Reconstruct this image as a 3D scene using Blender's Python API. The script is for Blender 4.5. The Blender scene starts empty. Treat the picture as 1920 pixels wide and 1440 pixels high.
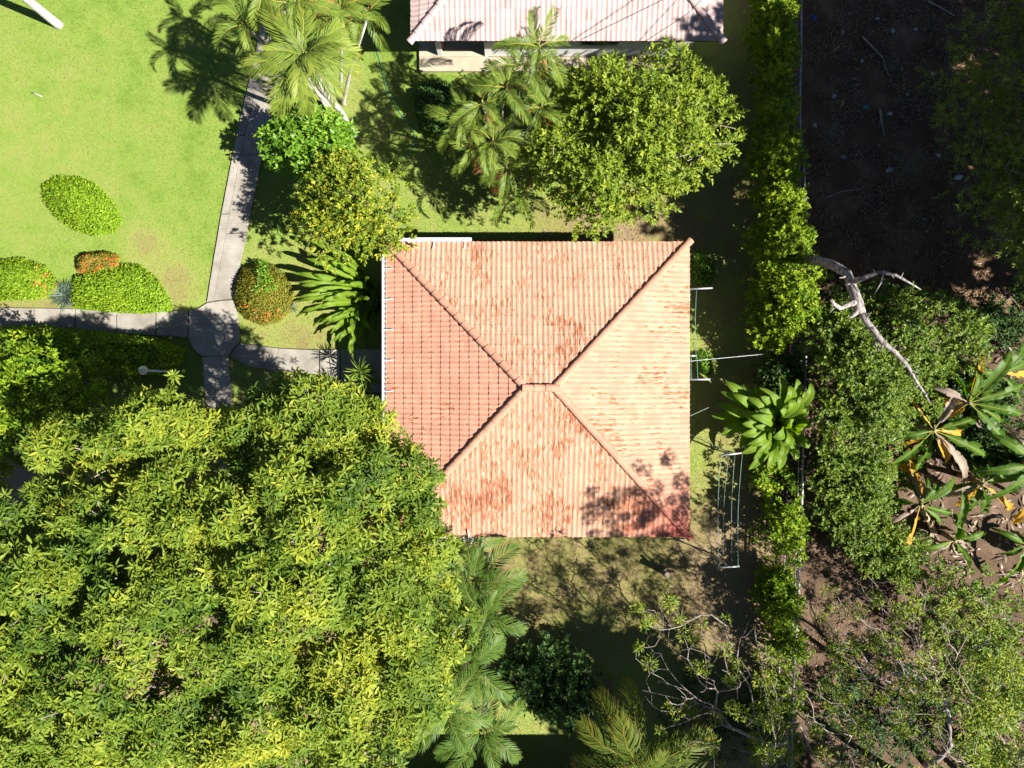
import bpy, bmesh, math, random
import numpy as np
from mathutils import Vector, Matrix, noise

# ------------------------------------------------------------------ camera, sky, sun, exposure
scene = bpy.context.scene
COL = scene.collection
H = 26.0            # camera height above ground (m)
S = 1331.0          # focal length in pixels of the 1920 wide photograph
cam = bpy.data.cameras.new('camera')
cam.sensor_fit = 'HORIZONTAL'; cam.sensor_width = 36.0; cam.lens = S / 1920.0 * 36.0
cam.clip_start = 0.1; cam.clip_end = 1000
co = bpy.data.objects.new('camera', cam); COL.objects.link(co)
co.location = (0, 0, H); scene.camera = co

ELEV = math.radians(48); AZ = math.radians(111.7)          # direction to the sun, clockwise from +Y
SUN = Vector((math.sin(AZ) * math.cos(ELEV), math.cos(AZ) * math.cos(ELEV), math.sin(ELEV)))
world = bpy.data.worlds.new('World'); scene.world = world; world.use_nodes = True
wn = world.node_tree.nodes; wl = world.node_tree.links
sky = wn.new('ShaderNodeTexSky'); sky.sky_type = 'NISHITA'; sky.sun_disc = False
sky.sun_elevation = ELEV; sky.sun_rotation = AZ; sky.dust_density = 0.15; sky.air_density = 0.5
wl.new(sky.outputs[0], wn['Background'].inputs[0]); wn['Background'].inputs[1].default_value = 0.05
sl = bpy.data.lights.new('sun', 'SUN'); sl.energy = 5.0; sl.angle = math.radians(0.5); sl.color = (1.0, 0.955, 0.88)
so = bpy.data.objects.new('sun', sl); COL.objects.link(so)
so.rotation_euler = (-SUN).to_track_quat('-Z', 'Y').to_euler(); so.location = SUN * 60
scene.view_settings.view_transform = 'Standard'; scene.view_settings.look = 'None'
scene.view_settings.gamma = 1.0; scene.view_settings.exposure = 1.38
scene.view_settings.use_curve_mapping = False
scene.cycles.max_bounces = 5; scene.cycles.diffuse_bounces = 1; scene.cycles.glossy_bounces = 2; scene.cycles.transmission_bounces = 3

RNG = np.random.default_rng(7)
random.seed(7)

# ------------------------------------------------------------------ helpers
def P(px, py, h=0.0):
    k = (H - h) / S
    return Vector(((px - 960) * k, (720 - py) * k, h))

def PN(px, py, h):
    k = (H - h) / S
    return np.stack([(px - 960) * k, (720 - py) * k, h], -1)

def nrm(a):
    return a / np.maximum(np.linalg.norm(a, axis=-1, keepdims=True), 1e-9)

def add(name, me, mat=None, parent=None, label=None, cat=None, group=None, kind=None, M=None):
    o = bpy.data.objects.new(name, me); COL.objects.link(o)
    if mat is not None and me is not None and hasattr(me, 'materials') and len(me.materials) == 0:
        me.materials.append(mat)
    if M is not None: o.matrix_basis = M
    if parent is not None:
        o.parent = parent
        o.matrix_parent_inverse = Matrix.Translation(-parent.location)
    if label: o['label'] = label
    if cat: o['category'] = cat
    if group: o['group'] = group
    if kind: o['kind'] = kind
    return o

def thing(name, loc, label, cat, group=None):
    return add(name, None, None, None, label, cat, group, None, Matrix.Translation(Vector(loc)))

def pymesh(name, v, f, smooth=False):
    me = bpy.data.meshes.new(name); me.from_pydata([tuple(x) for x in v], [], f); me.update()
    if smooth: me.polygons.foreach_set('use_smooth', [True] * len(me.polygons))
    return me

def npmesh(name, v, tri, tint=None, smooth=False):
    """v (n,3), tri (m,3) ints, tint (n,)"""
    me = bpy.data.meshes.new(name)
    me.vertices.add(len(v)); me.vertices.foreach_set('co', np.ascontiguousarray(v, dtype=np.float32).ravel())
    me.loops.add(tri.size); me.loops.foreach_set('vertex_index', np.ascontiguousarray(tri, dtype=np.int32).ravel())
    me.polygons.add(len(tri)); me.polygons.foreach_set('loop_start', np.arange(0, tri.size, 3, dtype=np.int32))
    if tint is not None:
        a = me.attributes.new('tint', 'FLOAT', 'POINT'); a.data.foreach_set('value', np.ascontiguousarray(tint, dtype=np.float32))
    me.update(calc_edges=True)
    if smooth: me.polygons.foreach_set('use_smooth', [True] * len(me.polygons))
    return me

class Geo:
    """collects triangles with a tint per vertex"""
    def __init__(s): s.v = []; s.f = []; s.t = []; s.n = 0
    def put(s, v, f, t):
        v = np.asarray(v, float).reshape(-1, 3); f = np.asarray(f, int).reshape(-1, 3)
        t = np.full(len(v), t) if np.isscalar(t) else np.asarray(t)
        s.v.append(v); s.f.append(f + s.n); s.t.append(t); s.n += len(v)
    def mesh(s, name, smooth=False):
        return npmesh(name, np.concatenate(s.v), np.concatenate(s.f), np.concatenate(s.t), smooth)

def box_vf(x0, x1, y0, y1, z0, z1):
    v = [(x0,y0,z0),(x1,y0,z0),(x1,y1,z0),(x0,y1,z0),(x0,y0,z1),(x1,y0,z1),(x1,y1,z1),(x0,y1,z1)]
    f = [(0,3,2,1),(4,5,6,7),(0,1,5,4),(1,2,6,5),(2,3,7,6),(3,0,4,7)]
    return v, f

def box(name, x0, x1, y0, y1, z0, z1, mat, parent=None, bevel=0.0, **kw):
    v, f = box_vf(x0, x1, y0, y1, z0, z1)
    me = pymesh(name, v, f)
    if bevel:
        bm = bmesh.new(); bm.from_mesh(me)
        bmesh.ops.bevel(bm, geom=bm.edges[:], offset=bevel, segments=1, affect='EDGES'); bm.to_mesh(me); bm.free()
    return add(name, me, mat, parent, **kw)

def tube_vf(pts, rad, sides=6, cap=True):
    pts = np.asarray([tuple(p) for p in pts], float); n = len(pts)
    rad = np.full(n, rad) if np.isscalar(rad) else np.asarray(rad, float)
    tan = np.zeros_like(pts); tan[1:-1] = pts[2:] - pts[:-2]; tan[0] = pts[1] - pts[0]; tan[-1] = pts[-1] - pts[-2]
    tan = nrm(tan)
    ref = np.array([0.0, 0.0, 1.0]) if abs(tan[0][2]) < 0.9 else np.array([1.0, 0.0, 0.0])
    a = nrm(np.cross(tan[0], ref)); V = []
    ang = np.arange(sides) * 2 * np.pi / sides
    for i in range(n):
        a = nrm(a - tan[i] * np.dot(a, tan[i])); b = np.cross(tan[i], a)
        V.append(pts[i] + rad[i] * (np.cos(ang)[:, None] * a + np.sin(ang)[:, None] * b))
    V = np.concatenate(V); F = []
    for i in range(n - 1):
        for k in range(sides):
            p, q = i * sides + k, i * sides + (k + 1) % sides
            F += [(p, q, q + sides), (p, q + sides, p + sides)]
    if cap:
        for base in (0, (n - 1) * sides):
            for k in range(1, sides - 1):
                F.append((base, base + k, base + k + 1) if base else (base, base + k + 1, base + k))
    return V, np.array(F)

def tube(name, pts, rad, mat, parent=None, sides=6, **kw):
    V, F = tube_vf(pts, rad, sides)
    return add(name, npmesh(name, V, F, np.zeros(len(V)), True), mat, parent, **kw)

def inpoly(x, y, poly):
    poly = np.asarray(poly, float); r = np.zeros(len(x), bool); n = len(poly); j = n - 1
    for i in range(n):
        xi, yi = poly[i]; xj, yj = poly[j]
        c = ((yi > y) != (yj > y)) & (x < (xj - xi) * (y - yi) / (yj - yi + 1e-12) + xi)
        r ^= c; j = i
    return r

def edgedist(x, y, poly):
    poly = np.asarray(poly, float); d = np.full(len(x), 1e9); n = len(poly)
    for i in range(n):
        a = poly[i]; b = poly[(i + 1) % n]; e = b - a; L = max((e ** 2).sum(), 1e-9)
        t = np.clip(((x - a[0]) * e[0] + (y - a[1]) * e[1]) / L, 0, 1)
        d = np.minimum(d, np.hypot(x - a[0] - t * e[0], y - a[1] - t * e[1]))
    return d

def sample_poly(poly, n, rng):
    poly = np.asarray(poly, float); lo = poly.min(0); hi = poly.max(0); out = []
    got = 0
    while got < n:
        q = rng.uniform(lo, hi, (n * 3, 2)); q = q[inpoly(q[:, 0], q[:, 1], poly)]
        out.append(q); got += len(q)
    return np.concatenate(out)[:n]

# ------------------------------------------------------------------ materials
def nt(name):
    m = bpy.data.materials.new(name); m.use_nodes = True
    t = m.node_tree; b = t.nodes['Principled BSDF']
    return m, t, b

def ramp(t, stops):
    r = t.nodes.new('ShaderNodeValToRGB'); e = r.color_ramp.elements
    while len(e) < len(stops): e.new(0.5)
    for i, (p, c) in enumerate(stops): e[i].position = p; e[i].color = (*c, 1)
    return r

def mat_noise(name, c1, c2, scale=4.0, rough=0.8, bump=0.0, detail=6, lo=0.35, hi=0.65, spec=0.3, metal=0.0, stretch=(1, 1, 1), bscale=None):
    m, t, b = nt(name); n = t.nodes; l = t.links
    g = n.new('ShaderNodeNewGeometry'); mp = n.new('ShaderNodeMapping'); mp.inputs['Scale'].default_value = stretch
    l.new(g.outputs['Position'], mp.inputs[0])
    no = n.new('ShaderNodeTexNoise'); no.inputs['Scale'].default_value = scale; no.inputs['Detail'].default_value = detail
    l.new(mp.outputs[0], no.inputs['Vector'])
    r = ramp(t, [(lo, c1), (hi, c2)]); l.new(no.outputs[0], r.inputs[0]); l.new(r.outputs[0], b.inputs['Base Color'])
    b.inputs['Roughness'].default_value = rough; b.inputs['Specular IOR Level'].default_value = spec; b.inputs['Metallic'].default_value = metal
    if bump:
        nb = n.new('ShaderNodeTexNoise'); nb.inputs['Scale'].default_value = bscale or scale * 6; nb.inputs['Detail'].default_value = 5
        l.new(mp.outputs[0], nb.inputs['Vector'])
        bp = n.new('ShaderNodeBump'); bp.inputs['Strength'].default_value = bump; bp.inputs['Distance'].default_value = 0.03
        l.new(nb.outputs[0], bp.inputs['Height']); l.new(bp.outputs[0], b.inputs['Normal'])
    return m

def mat_leaf(name, stops, rough=0.42, trans=0.28, spec=0.35, patch=0.25):
    """stops: colours over the per-leaf tint; big soft noise moves whole sprays along the ramp"""
    m, t, b = nt(name); n = t.nodes; l = t.links
    at = n.new('ShaderNodeAttribute'); at.attribute_name = 'tint'
    g = n.new('ShaderNodeNewGeometry'); no = n.new('ShaderNodeTexNoise'); no.inputs['Scale'].default_value = 0.9; no.inputs['Detail'].default_value = 3
    l.new(g.outputs['Position'], no.inputs['Vector'])
    s = n.new('ShaderNodeMath'); s.operation = 'MULTIPLY_ADD'; s.inputs[1].default_value = patch * 2; s.inputs[2].default_value = -patch
    l.new(no.outputs[0], s.inputs[0])
    a = n.new('ShaderNodeMath'); a.operation = 'ADD'; a.use_clamp = True; l.new(at.outputs['Fac'], a.inputs[0]); l.new(s.outputs[0], a.inputs[1])
    k = len(stops) - 1
    r = ramp(t, [(i / k if not isinstance(c[0], tuple) else c[1], c if not isinstance(c[0], tuple) else c[0]) for i, c in enumerate(stops)])
    l.new(a.outputs[0], r.inputs[0]); l.new(r.outputs[0], b.inputs['Base Color'])
    b.inputs['Roughness'].default_value = rough; b.inputs['Specular IOR Level'].default_value = spec
    tr = n.new('ShaderNodeBsdfTranslucent'); hs = n.new('ShaderNodeHueSaturation'); hs.inputs['Saturation'].default_value = 1.15; hs.inputs['Value'].default_value = 1.5
    l.new(r.outputs[0], hs.inputs['Color']); l.new(hs.outputs[0], tr.inputs[0])
    mx = n.new('ShaderNodeMixShader'); mx.inputs[0].default_value = trans
    l.new(b.outputs[0], mx.inputs[1]); l.new(tr.outputs[0], mx.inputs[2])
    l.new(mx.outputs[0], n['Material Output'].inputs[0])
    return m

M = {}
M['mango'] = mat_leaf('mango_leaf', [(.042,.088,.011), (.105,.17,.015), (.185,.245,.024), (.31,.33,.028)], .5, .22, .2)
M['smallleaf'] = mat_leaf('small_green_leaf', [(.055,.11,.014), (.13,.20,.018), (.26,.33,.035)], .45, .22, .3)
M['glossy'] = mat_leaf('glossy_leaf', [(.07,.15,.015), (.13,.26,.02), (.22,.37,.03)], .42, .25, .3)
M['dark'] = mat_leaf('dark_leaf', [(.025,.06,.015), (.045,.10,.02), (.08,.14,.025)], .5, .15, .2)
M['light'] = mat_leaf('light_leaf', [(.075,.13,.012), (.17,.24,.018), (.31,.355,.035)], .5, .22, .22)
M['yellow'] = mat_leaf('yellow_green_leaf', [(.08,.14,.014), (.20,.26,.02), (.36,.37,.03), (.48,.44,.045)], .5, .22, .2)
M['hedge'] = mat_leaf('hedge_leaf', [(.06,.13,.010), (.16,.26,.012), (.33,.41,.02)], .5, .25, .2)
M['clip'] = mat_leaf('clipped_leaf', [(.08,.16,.010), (.18,.30,.014), (.30,.42,.025)], .5, .22, .2)
M['ixora'] = mat_leaf('ixora_leaf', [(.12,.15,.015), (.20,.21,.02), (.34,.22,.025)], .45, .25, .3)
M['flower'] = mat_leaf('orange_petal', [(.55,.10,.02), (.68,.17,.05), (.75,.27,.12)], .6, .25, .2)
M['pink'] = mat_leaf('pink_petal', [(.6,.2,.18), (.75,.35,.3), (.8,.5,.45)], .6, .25, .2)
M['yflower'] = mat_leaf('yellow_petal', [(.6,.48,.02), (.72,.58,.04), (.8,.7,.12)], .6, .25, .2)
M['palm'] = mat_leaf('palm_leaf', [(.07,.13,.022), (.10,.165,.022), (.19,.245,.035), (.38,.34,.06)], .5, .2, .25, .18)
M['palmd'] = mat_leaf('dark_palm_leaf', [(.025,.055,.008), (.05,.095,.012), (.10,.13,.016), (.28,.21,.03)], .5, .2, .2, .12)
M['palmg'] = mat_leaf('grey_palm_leaf', [(.035,.08,.014), (.07,.135,.02), (.125,.195,.032), (.32,.31,.06)], .5, .2, .2, .14)
M['palmy'] = mat_leaf('dying_palm_leaf', [(.25,.22,.05), (.45,.30,.06), (.42,.20,.08), (.25,.15,.09)], .5, .25, .3, .15)
M['banana'] = mat_leaf('banana_leaf', [(.03,.08,.010), (.06,.135,.015), (.115,.20,.024), (.34,.38,.07)], .5, .35, .25, .2)
M['banana_y'] = mat_leaf('yellow_banana_leaf', [(.42,.22,.02), (.55,.33,.03), (.48,.25,.05), (.6,.45,.1)], .5, .3, .3, .2)
M['banana_b'] = mat_leaf('dead_banana_leaf', [(.22,.16,.12), (.30,.23,.18), (.36,.29,.23), (.45,.38,.28)], .7, .2, .2, .2)
M['paddle'] = mat_leaf('paddle_leaf', [(.06,.135,.012), (.12,.215,.016), (.20,.295,.026), (.34,.38,.07)], .52, .35, .25, .18)
M['blue'] = mat_leaf('blue_grey_leaf', [(.12,.18,.13), (.18,.25,.19), (.25,.32,.24)], .5, .2, .3)
M['red'] = mat_leaf('red_leaf', [(.16,.02,.02), (.28,.035,.025), (.36,.08,.05)], .4, .3, .4)
M['wattle'] = mat_leaf('pinnate_leaf', [(.06,.12,.016), (.13,.20,.024), (.23,.28,.03), (.34,.35,.034)], .5, .25, .2)
M['litter'] = mat_leaf('dry_leaf', [(.16,.10,.06), (.28,.19,.11), (.40,.30,.20)], .8, .1, .2)
M['grassblade'] = mat_leaf('grass_blade', [(.145,.22,.030), (.225,.30,.052), (.31,.33,.09), (.28,.225,.10)], .6, .3, .2, .05)
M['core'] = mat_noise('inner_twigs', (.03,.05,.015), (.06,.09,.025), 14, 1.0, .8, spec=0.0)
M['bark'] = mat_noise('bark', (.10,.075,.055), (.22,.18,.14), 9, .9, .5, stretch=(1, 1, .3))
M['greybark'] = mat_noise('grey_bark', (.20,.165,.145), (.42,.36,.33), 7, .9, .4, stretch=(1, 1, .4))
M['palebark'] = mat_noise('pale_bark', (.17,.14,.122), (.38,.33,.30), 6, .9, .4, stretch=(1, 1, .4))
M['dead'] = mat_noise('dead_wood', (.13,.105,.09), (.42,.385,.36), 9, .9, 1.0, detail=9, lo=.36, hi=.6, stretch=(1.6, .7, 1))
M['palmtrunk'] = mat_noise('palm_trunk', (.36,.34,.31), (.58,.56,.52), 6, .85, .35, stretch=(1, 1, 4))
M['stem'] = mat_noise('green_stem', (.10,.14,.04), (.24,.25,.08), 6, .6)
M['bstem'] = mat_noise('banana_stem', (.20,.13,.07), (.42,.32,.2), 7, .8, .3, stretch=(1, 1, .4))
M['concrete'] = None
M['white'] = mat_noise('white_paint', (.62,.62,.60), (.75,.75,.73), 3, .5, .05)
M['cream'] = mat_noise('cream_paint', (.33,.28,.20), (.40,.35,.255), 2.5, .8, .08)
M['gutter'] = mat_noise('gutter_white', (.66,.68,.70), (.78,.79,.80), 5, .35)
M['steel'] = mat_noise('galvanised_steel', (.34,.35,.36), (.52,.53,.54), 8, .45, metal=.4)
M['fence'] = mat_noise('fence_steel', (.24,.235,.22), (.46,.45,.43), 5, .6, metal=.2)
M['cyan'] = mat_noise('plastic_line', (.12,.25,.24), (.22,.34,.32), 3, .6)
M['black'] = mat_noise('black_rubber', (.012,.012,.012), (.025,.025,.025), 3, .6)
M['glass'] = mat_noise('dark_glass', (.02,.025,.03), (.035,.04,.045), 1, .08, spec=.6)
M['globe'] = mat_noise('opal_globe', (.62,.60,.46), (.72,.70,.56), 3, .35)
M['brick'] = mat_noise('red_brick', (.30,.10,.07), (.38,.14,.09), 9, .9)
M['deck'] = mat_noise('roof_felt', (.05,.035,.03), (.08,.05,.04), 3, .9)
M['hose'] = mat_noise('green_hose', (.03,.22,.15), (.06,.3,.22), 3, .5)
M['timber'] = mat_noise('brown_door', (.16,.08,.045), (.24,.13,.07), 6, .6, stretch=(6, 6, .7))

def mat_concrete():
    m, t, b = nt('path_concrete'); n = t.nodes; l = t.links
    g = n.new('ShaderNodeNewGeometry')
    n1 = n.new('ShaderNodeTexNoise'); n1.inputs['Scale'].default_value = 1.3; n1.inputs['Detail'].default_value = 8; n1.inputs['Roughness'].default_value = .65
    l.new(g.outputs['Position'], n1.inputs['Vector'])
    r = ramp(t, [(.3, (.19, .17, .14)), (.52, (.275, .252, .213)), (.75, (.36, .337, .292))]); l.new(n1.outputs[0], r.inputs[0])
    oi = n.new('ShaderNodeObjectInfo'); hs = n.new('ShaderNodeHueSaturation')
    mr = n.new('ShaderNodeMapRange'); mr.inputs['To Min'].default_value = .88; mr.inputs['To Max'].default_value = 1.08
    l.new(oi.outputs['Random'], mr.inputs[0]); l.new(mr.outputs[0], hs.inputs['Value']); l.new(r.outputs[0], hs.inputs['Color'])
    # lichen and spilt white stains
    n3 = n.new('ShaderNodeTexNoise'); n3.inputs['Scale'].default_value = 3.4; n3.inputs['Detail'].default_value = 7; l.new(g.outputs['Position'], n3.inputs['Vector'])
    r3 = ramp(t, [(.66, (0, 0, 0)), (.72, (1, 1, 1))]); l.new(n3.outputs[0], r3.inputs[0])
    mx = n.new('ShaderNodeMix'); mx.data_type = 'RGBA'; mx.inputs[7].default_value = (.5, .49, .46, 1)
    mm = n.new('ShaderNodeMath'); mm.operation = 'MULTIPLY'; mm.inputs[1].default_value = .5; l.new(r3.outputs[0], mm.inputs[0])
    l.new(mm.outputs[0], mx.inputs[0]); l.new(hs.outputs[0], mx.inputs[6]); l.new(mx.outputs[2], b.inputs['Base Color'])
    b.inputs['Roughness'].default_value = .9; b.inputs['Specular IOR Level'].default_value = .2
    wv = n.new('ShaderNodeTexWave'); wv.bands_direction = 'Y'; wv.inputs['Scale'].default_value = 4.5; wv.inputs['Distortion'].default_value = 3; wv.inputs['Detail'].default_value = 3
    l.new(g.outputs['Position'], wv.inputs['Vector'])
    bp = n.new('ShaderNodeBump'); bp.inputs['Strength'].default_value = .35; bp.inputs['Distance'].default_value = .02
    l.new(wv.outputs[0], bp.inputs['Height']); l.new(bp.outputs[0], b.inputs['Normal'])
    return m
M['concrete'] = mat_concrete()

def mat_roof(name, along, base, base2, wear, rust=True):
    """along: 'x' or 'y', the ground direction in which water runs down this slope"""
    m, t, b = nt(name); n = t.nodes; l = t.links
    g = n.new('ShaderNodeNewGeometry')
    def noise_(vec_scale, scale, detail=4, off=(0, 0, 0), rough=.55):
        mp = n.new('ShaderNodeMapping'); mp.inputs['Scale'].default_value = vec_scale; mp.inputs['Location'].default_value = off
        l.new(g.outputs['Position'], mp.inputs[0]); q = n.new('ShaderNodeTexNoise'); q.inputs['Scale'].default_value = scale
        q.inputs['Detail'].default_value = detail; q.inputs['Roughness'].default_value = rough; l.new(mp.outputs[0], q.inputs['Vector']); return q
    st = (.17, 1, .17) if along == 'x' else (1, .17, .17)
    streak = noise_(st, 24, 4, rough=.55); patch = noise_((1, 1, 1), .8, 3, (3, 7, 1)); soft = noise_((1, 1, 1), 2.2, 5, (9, 2, 4))
    # one random value per tile
    sc = n.new('ShaderNodeVectorMath'); sc.operation = 'MULTIPLY'
    sc.inputs[1].default_value = (1 / .305, 1 / .33, 0) if along == 'x' else (1 / .33, 1 / .305, 0)
    l.new(g.outputs['Position'], sc.inputs[0]); fl = n.new('ShaderNodeVectorMath'); fl.operation = 'FLOOR'; l.new(sc.outputs[0], fl.inputs[0])
    wh = n.new('ShaderNodeTexWhiteNoise'); wh.noise_dimensions = '2D'; l.new(fl.outputs[0], wh.inputs['Vector'])
    def math_(op, a, c, d=None, clamp=False):
        q = n.new('ShaderNodeMath'); q.operation = op; q.use_clamp = clamp
        for i, x in enumerate((a, c, d)):
            if x is None: continue
            if isinstance(x, (int, float)): q.inputs[i].default_value = x
            else: l.new(x, q.inputs[i])
        return q.outputs[0]
    body = ramp(t, [(.3, base), (.7, base2)]); l.new(soft.outputs[0], body.inputs[0])
    hs = n.new('ShaderNodeHueSaturation'); l.new(body.outputs[0], hs.inputs['Color'])
    l.new(math_('MULTIPLY_ADD', wh.outputs[0], .20, .90), hs.inputs['Value'])
    # wear = streak + patch + tile luck
    w = math_('ADD', math_('MULTIPLY', streak.outputs[0], 1.5), math_('MULTIPLY', patch.outputs[0], .85))
    sp = n.new('ShaderNodeSeparateXYZ'); l.new(g.outputs['Position'], sp.inputs[0])
    wv = math_('SINE', math_('MULTIPLY', sp.outputs[1 if along == 'x' else 0], 2 * math.pi / .165), 0)
    w = math_('ADD', math_('ADD', w, math_('MULTIPLY', wh.outputs[0], .22)), math_('MULTIPLY_ADD', wv, .07, -.07))
    w1 = n.new('ShaderNodeMapRange'); w1.inputs['From Min'].default_value = 1.40 - wear; w1.inputs['From Max'].default_value = 1.47 - wear; l.new(w, w1.inputs[0])
    w2 = n.new('ShaderNodeMapRange'); w2.inputs['From Min'].default_value = 1.56 - wear; w2.inputs['From Max'].default_value = 1.64 - wear; l.new(w, w2.inputs[0])
    m1 = n.new('ShaderNodeMix'); m1.data_type = 'RGBA'; m1.inputs[7].default_value = (.29, .11, .045, 1)
    l.new(math_('MULTIPLY', w1.outputs[0], .85), m1.inputs[0]); l.new(hs.outputs[0], m1.inputs[6])
    m2 = n.new('ShaderNodeMix'); m2.data_type = 'RGBA'; m2.inputs[7].default_value = (.15, .04, .027, 1)
    l.new(math_('MULTIPLY', w2.outputs[0], .75), m2.inputs[0]); l.new(m1.outputs[2], m2.inputs[6])
    last = m2.outputs[2]
    if rust:      # deeper red of less faded paint, plus corner shade put into the colour
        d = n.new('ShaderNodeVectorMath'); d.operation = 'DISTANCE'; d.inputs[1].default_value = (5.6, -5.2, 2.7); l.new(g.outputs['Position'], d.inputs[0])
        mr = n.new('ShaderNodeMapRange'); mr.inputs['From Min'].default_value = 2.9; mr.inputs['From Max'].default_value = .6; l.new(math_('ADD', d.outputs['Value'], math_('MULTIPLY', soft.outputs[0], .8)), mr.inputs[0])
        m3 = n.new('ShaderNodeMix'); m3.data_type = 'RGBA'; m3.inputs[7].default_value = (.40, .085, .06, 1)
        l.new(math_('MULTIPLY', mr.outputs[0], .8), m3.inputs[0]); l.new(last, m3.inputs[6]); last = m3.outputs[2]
    l.new(last, b.inputs['Base Color']); b.inputs['Roughness'].default_value = .75; b.inputs['Specular IOR Level'].default_value = .25
    fb = noise_((1, 1, 1), 60, 3); bp = n.new('ShaderNodeBump'); bp.inputs['Strength'].default_value = .25; bp.inputs['Distance'].default_value = .01
    l.new(fb.outputs[0], bp.inputs['Height']); l.new(bp.outputs[0], b.inputs['Normal'])
    return m
SAL, SAL2 = (.435, .235, .157), (.485, .285, .198)
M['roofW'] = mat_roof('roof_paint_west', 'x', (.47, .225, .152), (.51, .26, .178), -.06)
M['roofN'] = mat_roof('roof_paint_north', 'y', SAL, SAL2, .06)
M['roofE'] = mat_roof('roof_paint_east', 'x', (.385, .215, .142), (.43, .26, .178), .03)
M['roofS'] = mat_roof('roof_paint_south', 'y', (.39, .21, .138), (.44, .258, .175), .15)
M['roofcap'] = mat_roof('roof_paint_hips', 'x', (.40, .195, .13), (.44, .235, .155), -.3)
PK, PK2 = (.37, .27, .255), (.42, .325, .31)
M['pinkS'] = mat_roof('pale_roof_paint_down', 'y', PK, PK2, -.22, False)
M['pinkW'] = mat_roof('pale_roof_paint_side', 'x', PK, PK2, -.18, False)

# ------------------------------------------------------------------ ground, lawn, grass
def dryness_and_glare(x, y):
    d = np.full(np.shape(x), .12)
    def blob(px, py, r, a, rx=1.0):
        c = P(px, py); return a * np.exp(-(((x - c.x) / rx) ** 2 + (y - c.y) ** 2) / r ** 2)
    d = d + .62 / (1 + np.exp((y + 4.6) * 1.6)) / (1 + np.exp(-(x + 2) * 2))           # south lawn
    d = d + blob(1170, 425, 1.4, .8, 2.0) + blob(310, 510, 1.2, .42, .8) + blob(265, 445, .7, .35) + blob(335, 565, .8, .35)
    d = d + blob(570, 640, 1.6, .45, 1.6) + blob(560, 500, 1.4, .3) + blob(60, 575, .6, .6, 3) + blob(650, 200, 2.2, .25) + blob(900, 400, 2.0, .2, 3.0) + blob(0, 260, 4, .18, 1.4)  # last blob paints the hot spot opposite the sun into the left lawn
    d = d - .35 / (1 + np.exp((y + 9.2) * 1.6)) / (1 + np.exp(-(x + 2) * 2))
    d = d + .45 / (1 + np.exp(-(x - 6.6) * 2.2))                                        # strip along the hedge
    d = d + .9 / (1 + np.exp((y + .9) * 2.5)) / (1 + np.exp((x + 4.4) * 2.5))                 # bed under the tree
    return d

def soil_mat(name, c1, c2, c3):
    m, t, b = nt(name); n = t.nodes; l = t.links
    g = n.new('ShaderNodeNewGeometry')
    n1 = n.new('ShaderNodeTexNoise'); n1.inputs['Scale'].default_value = .8; n1.inputs['Detail'].default_value = 9; n1.inputs['Roughness'].default_value = .68
    l.new(g.outputs['Position'], n1.inputs['Vector']); r = ramp(t, [(.3, c1), (.5, c2), (.72, c3)]); l.new(n1.outputs[0], r.inputs[0])
    n2 = n.new('ShaderNodeTexNoise'); n2.inputs['Scale'].default_value = 25; n2.inputs['Detail'].default_value = 5; l.new(g.outputs['Position'], n2.inputs['Vector'])
    mx = n.new('ShaderNodeMix'); mx.data_type = 'RGBA'; mx.blend_type = 'MULTIPLY'; mx.inputs[0].default_value = .5
    r2 = ramp(t, [(.35, (.5, .48, .45)), (.65, (1, 1, 1))]); l.new(n2.outputs[0], r2.inputs[0])
    l.new(r.outputs[0], mx.inputs[6]); l.new(r2.outputs[0], mx.inputs[7]); l.new(mx.outputs[2], b.inputs['Base Color'])
    b.inputs['Roughness'].default_value = .95; b.inputs['Specular IOR Level'].default_value = .15
    bp = n.new('ShaderNodeBump'); bp.inputs['Strength'].default_value = .8; bp.inputs['Distance'].default_value = .05
    l.new(n2.outputs[0], bp.inputs['Height']); l.new(bp.outputs[0], b.inputs['Normal'])
    return m
M['soil'] = soil_mat('dirt', (.065, .042, .028), (.125, .083, .055), (.23, .16, .11))

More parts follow.
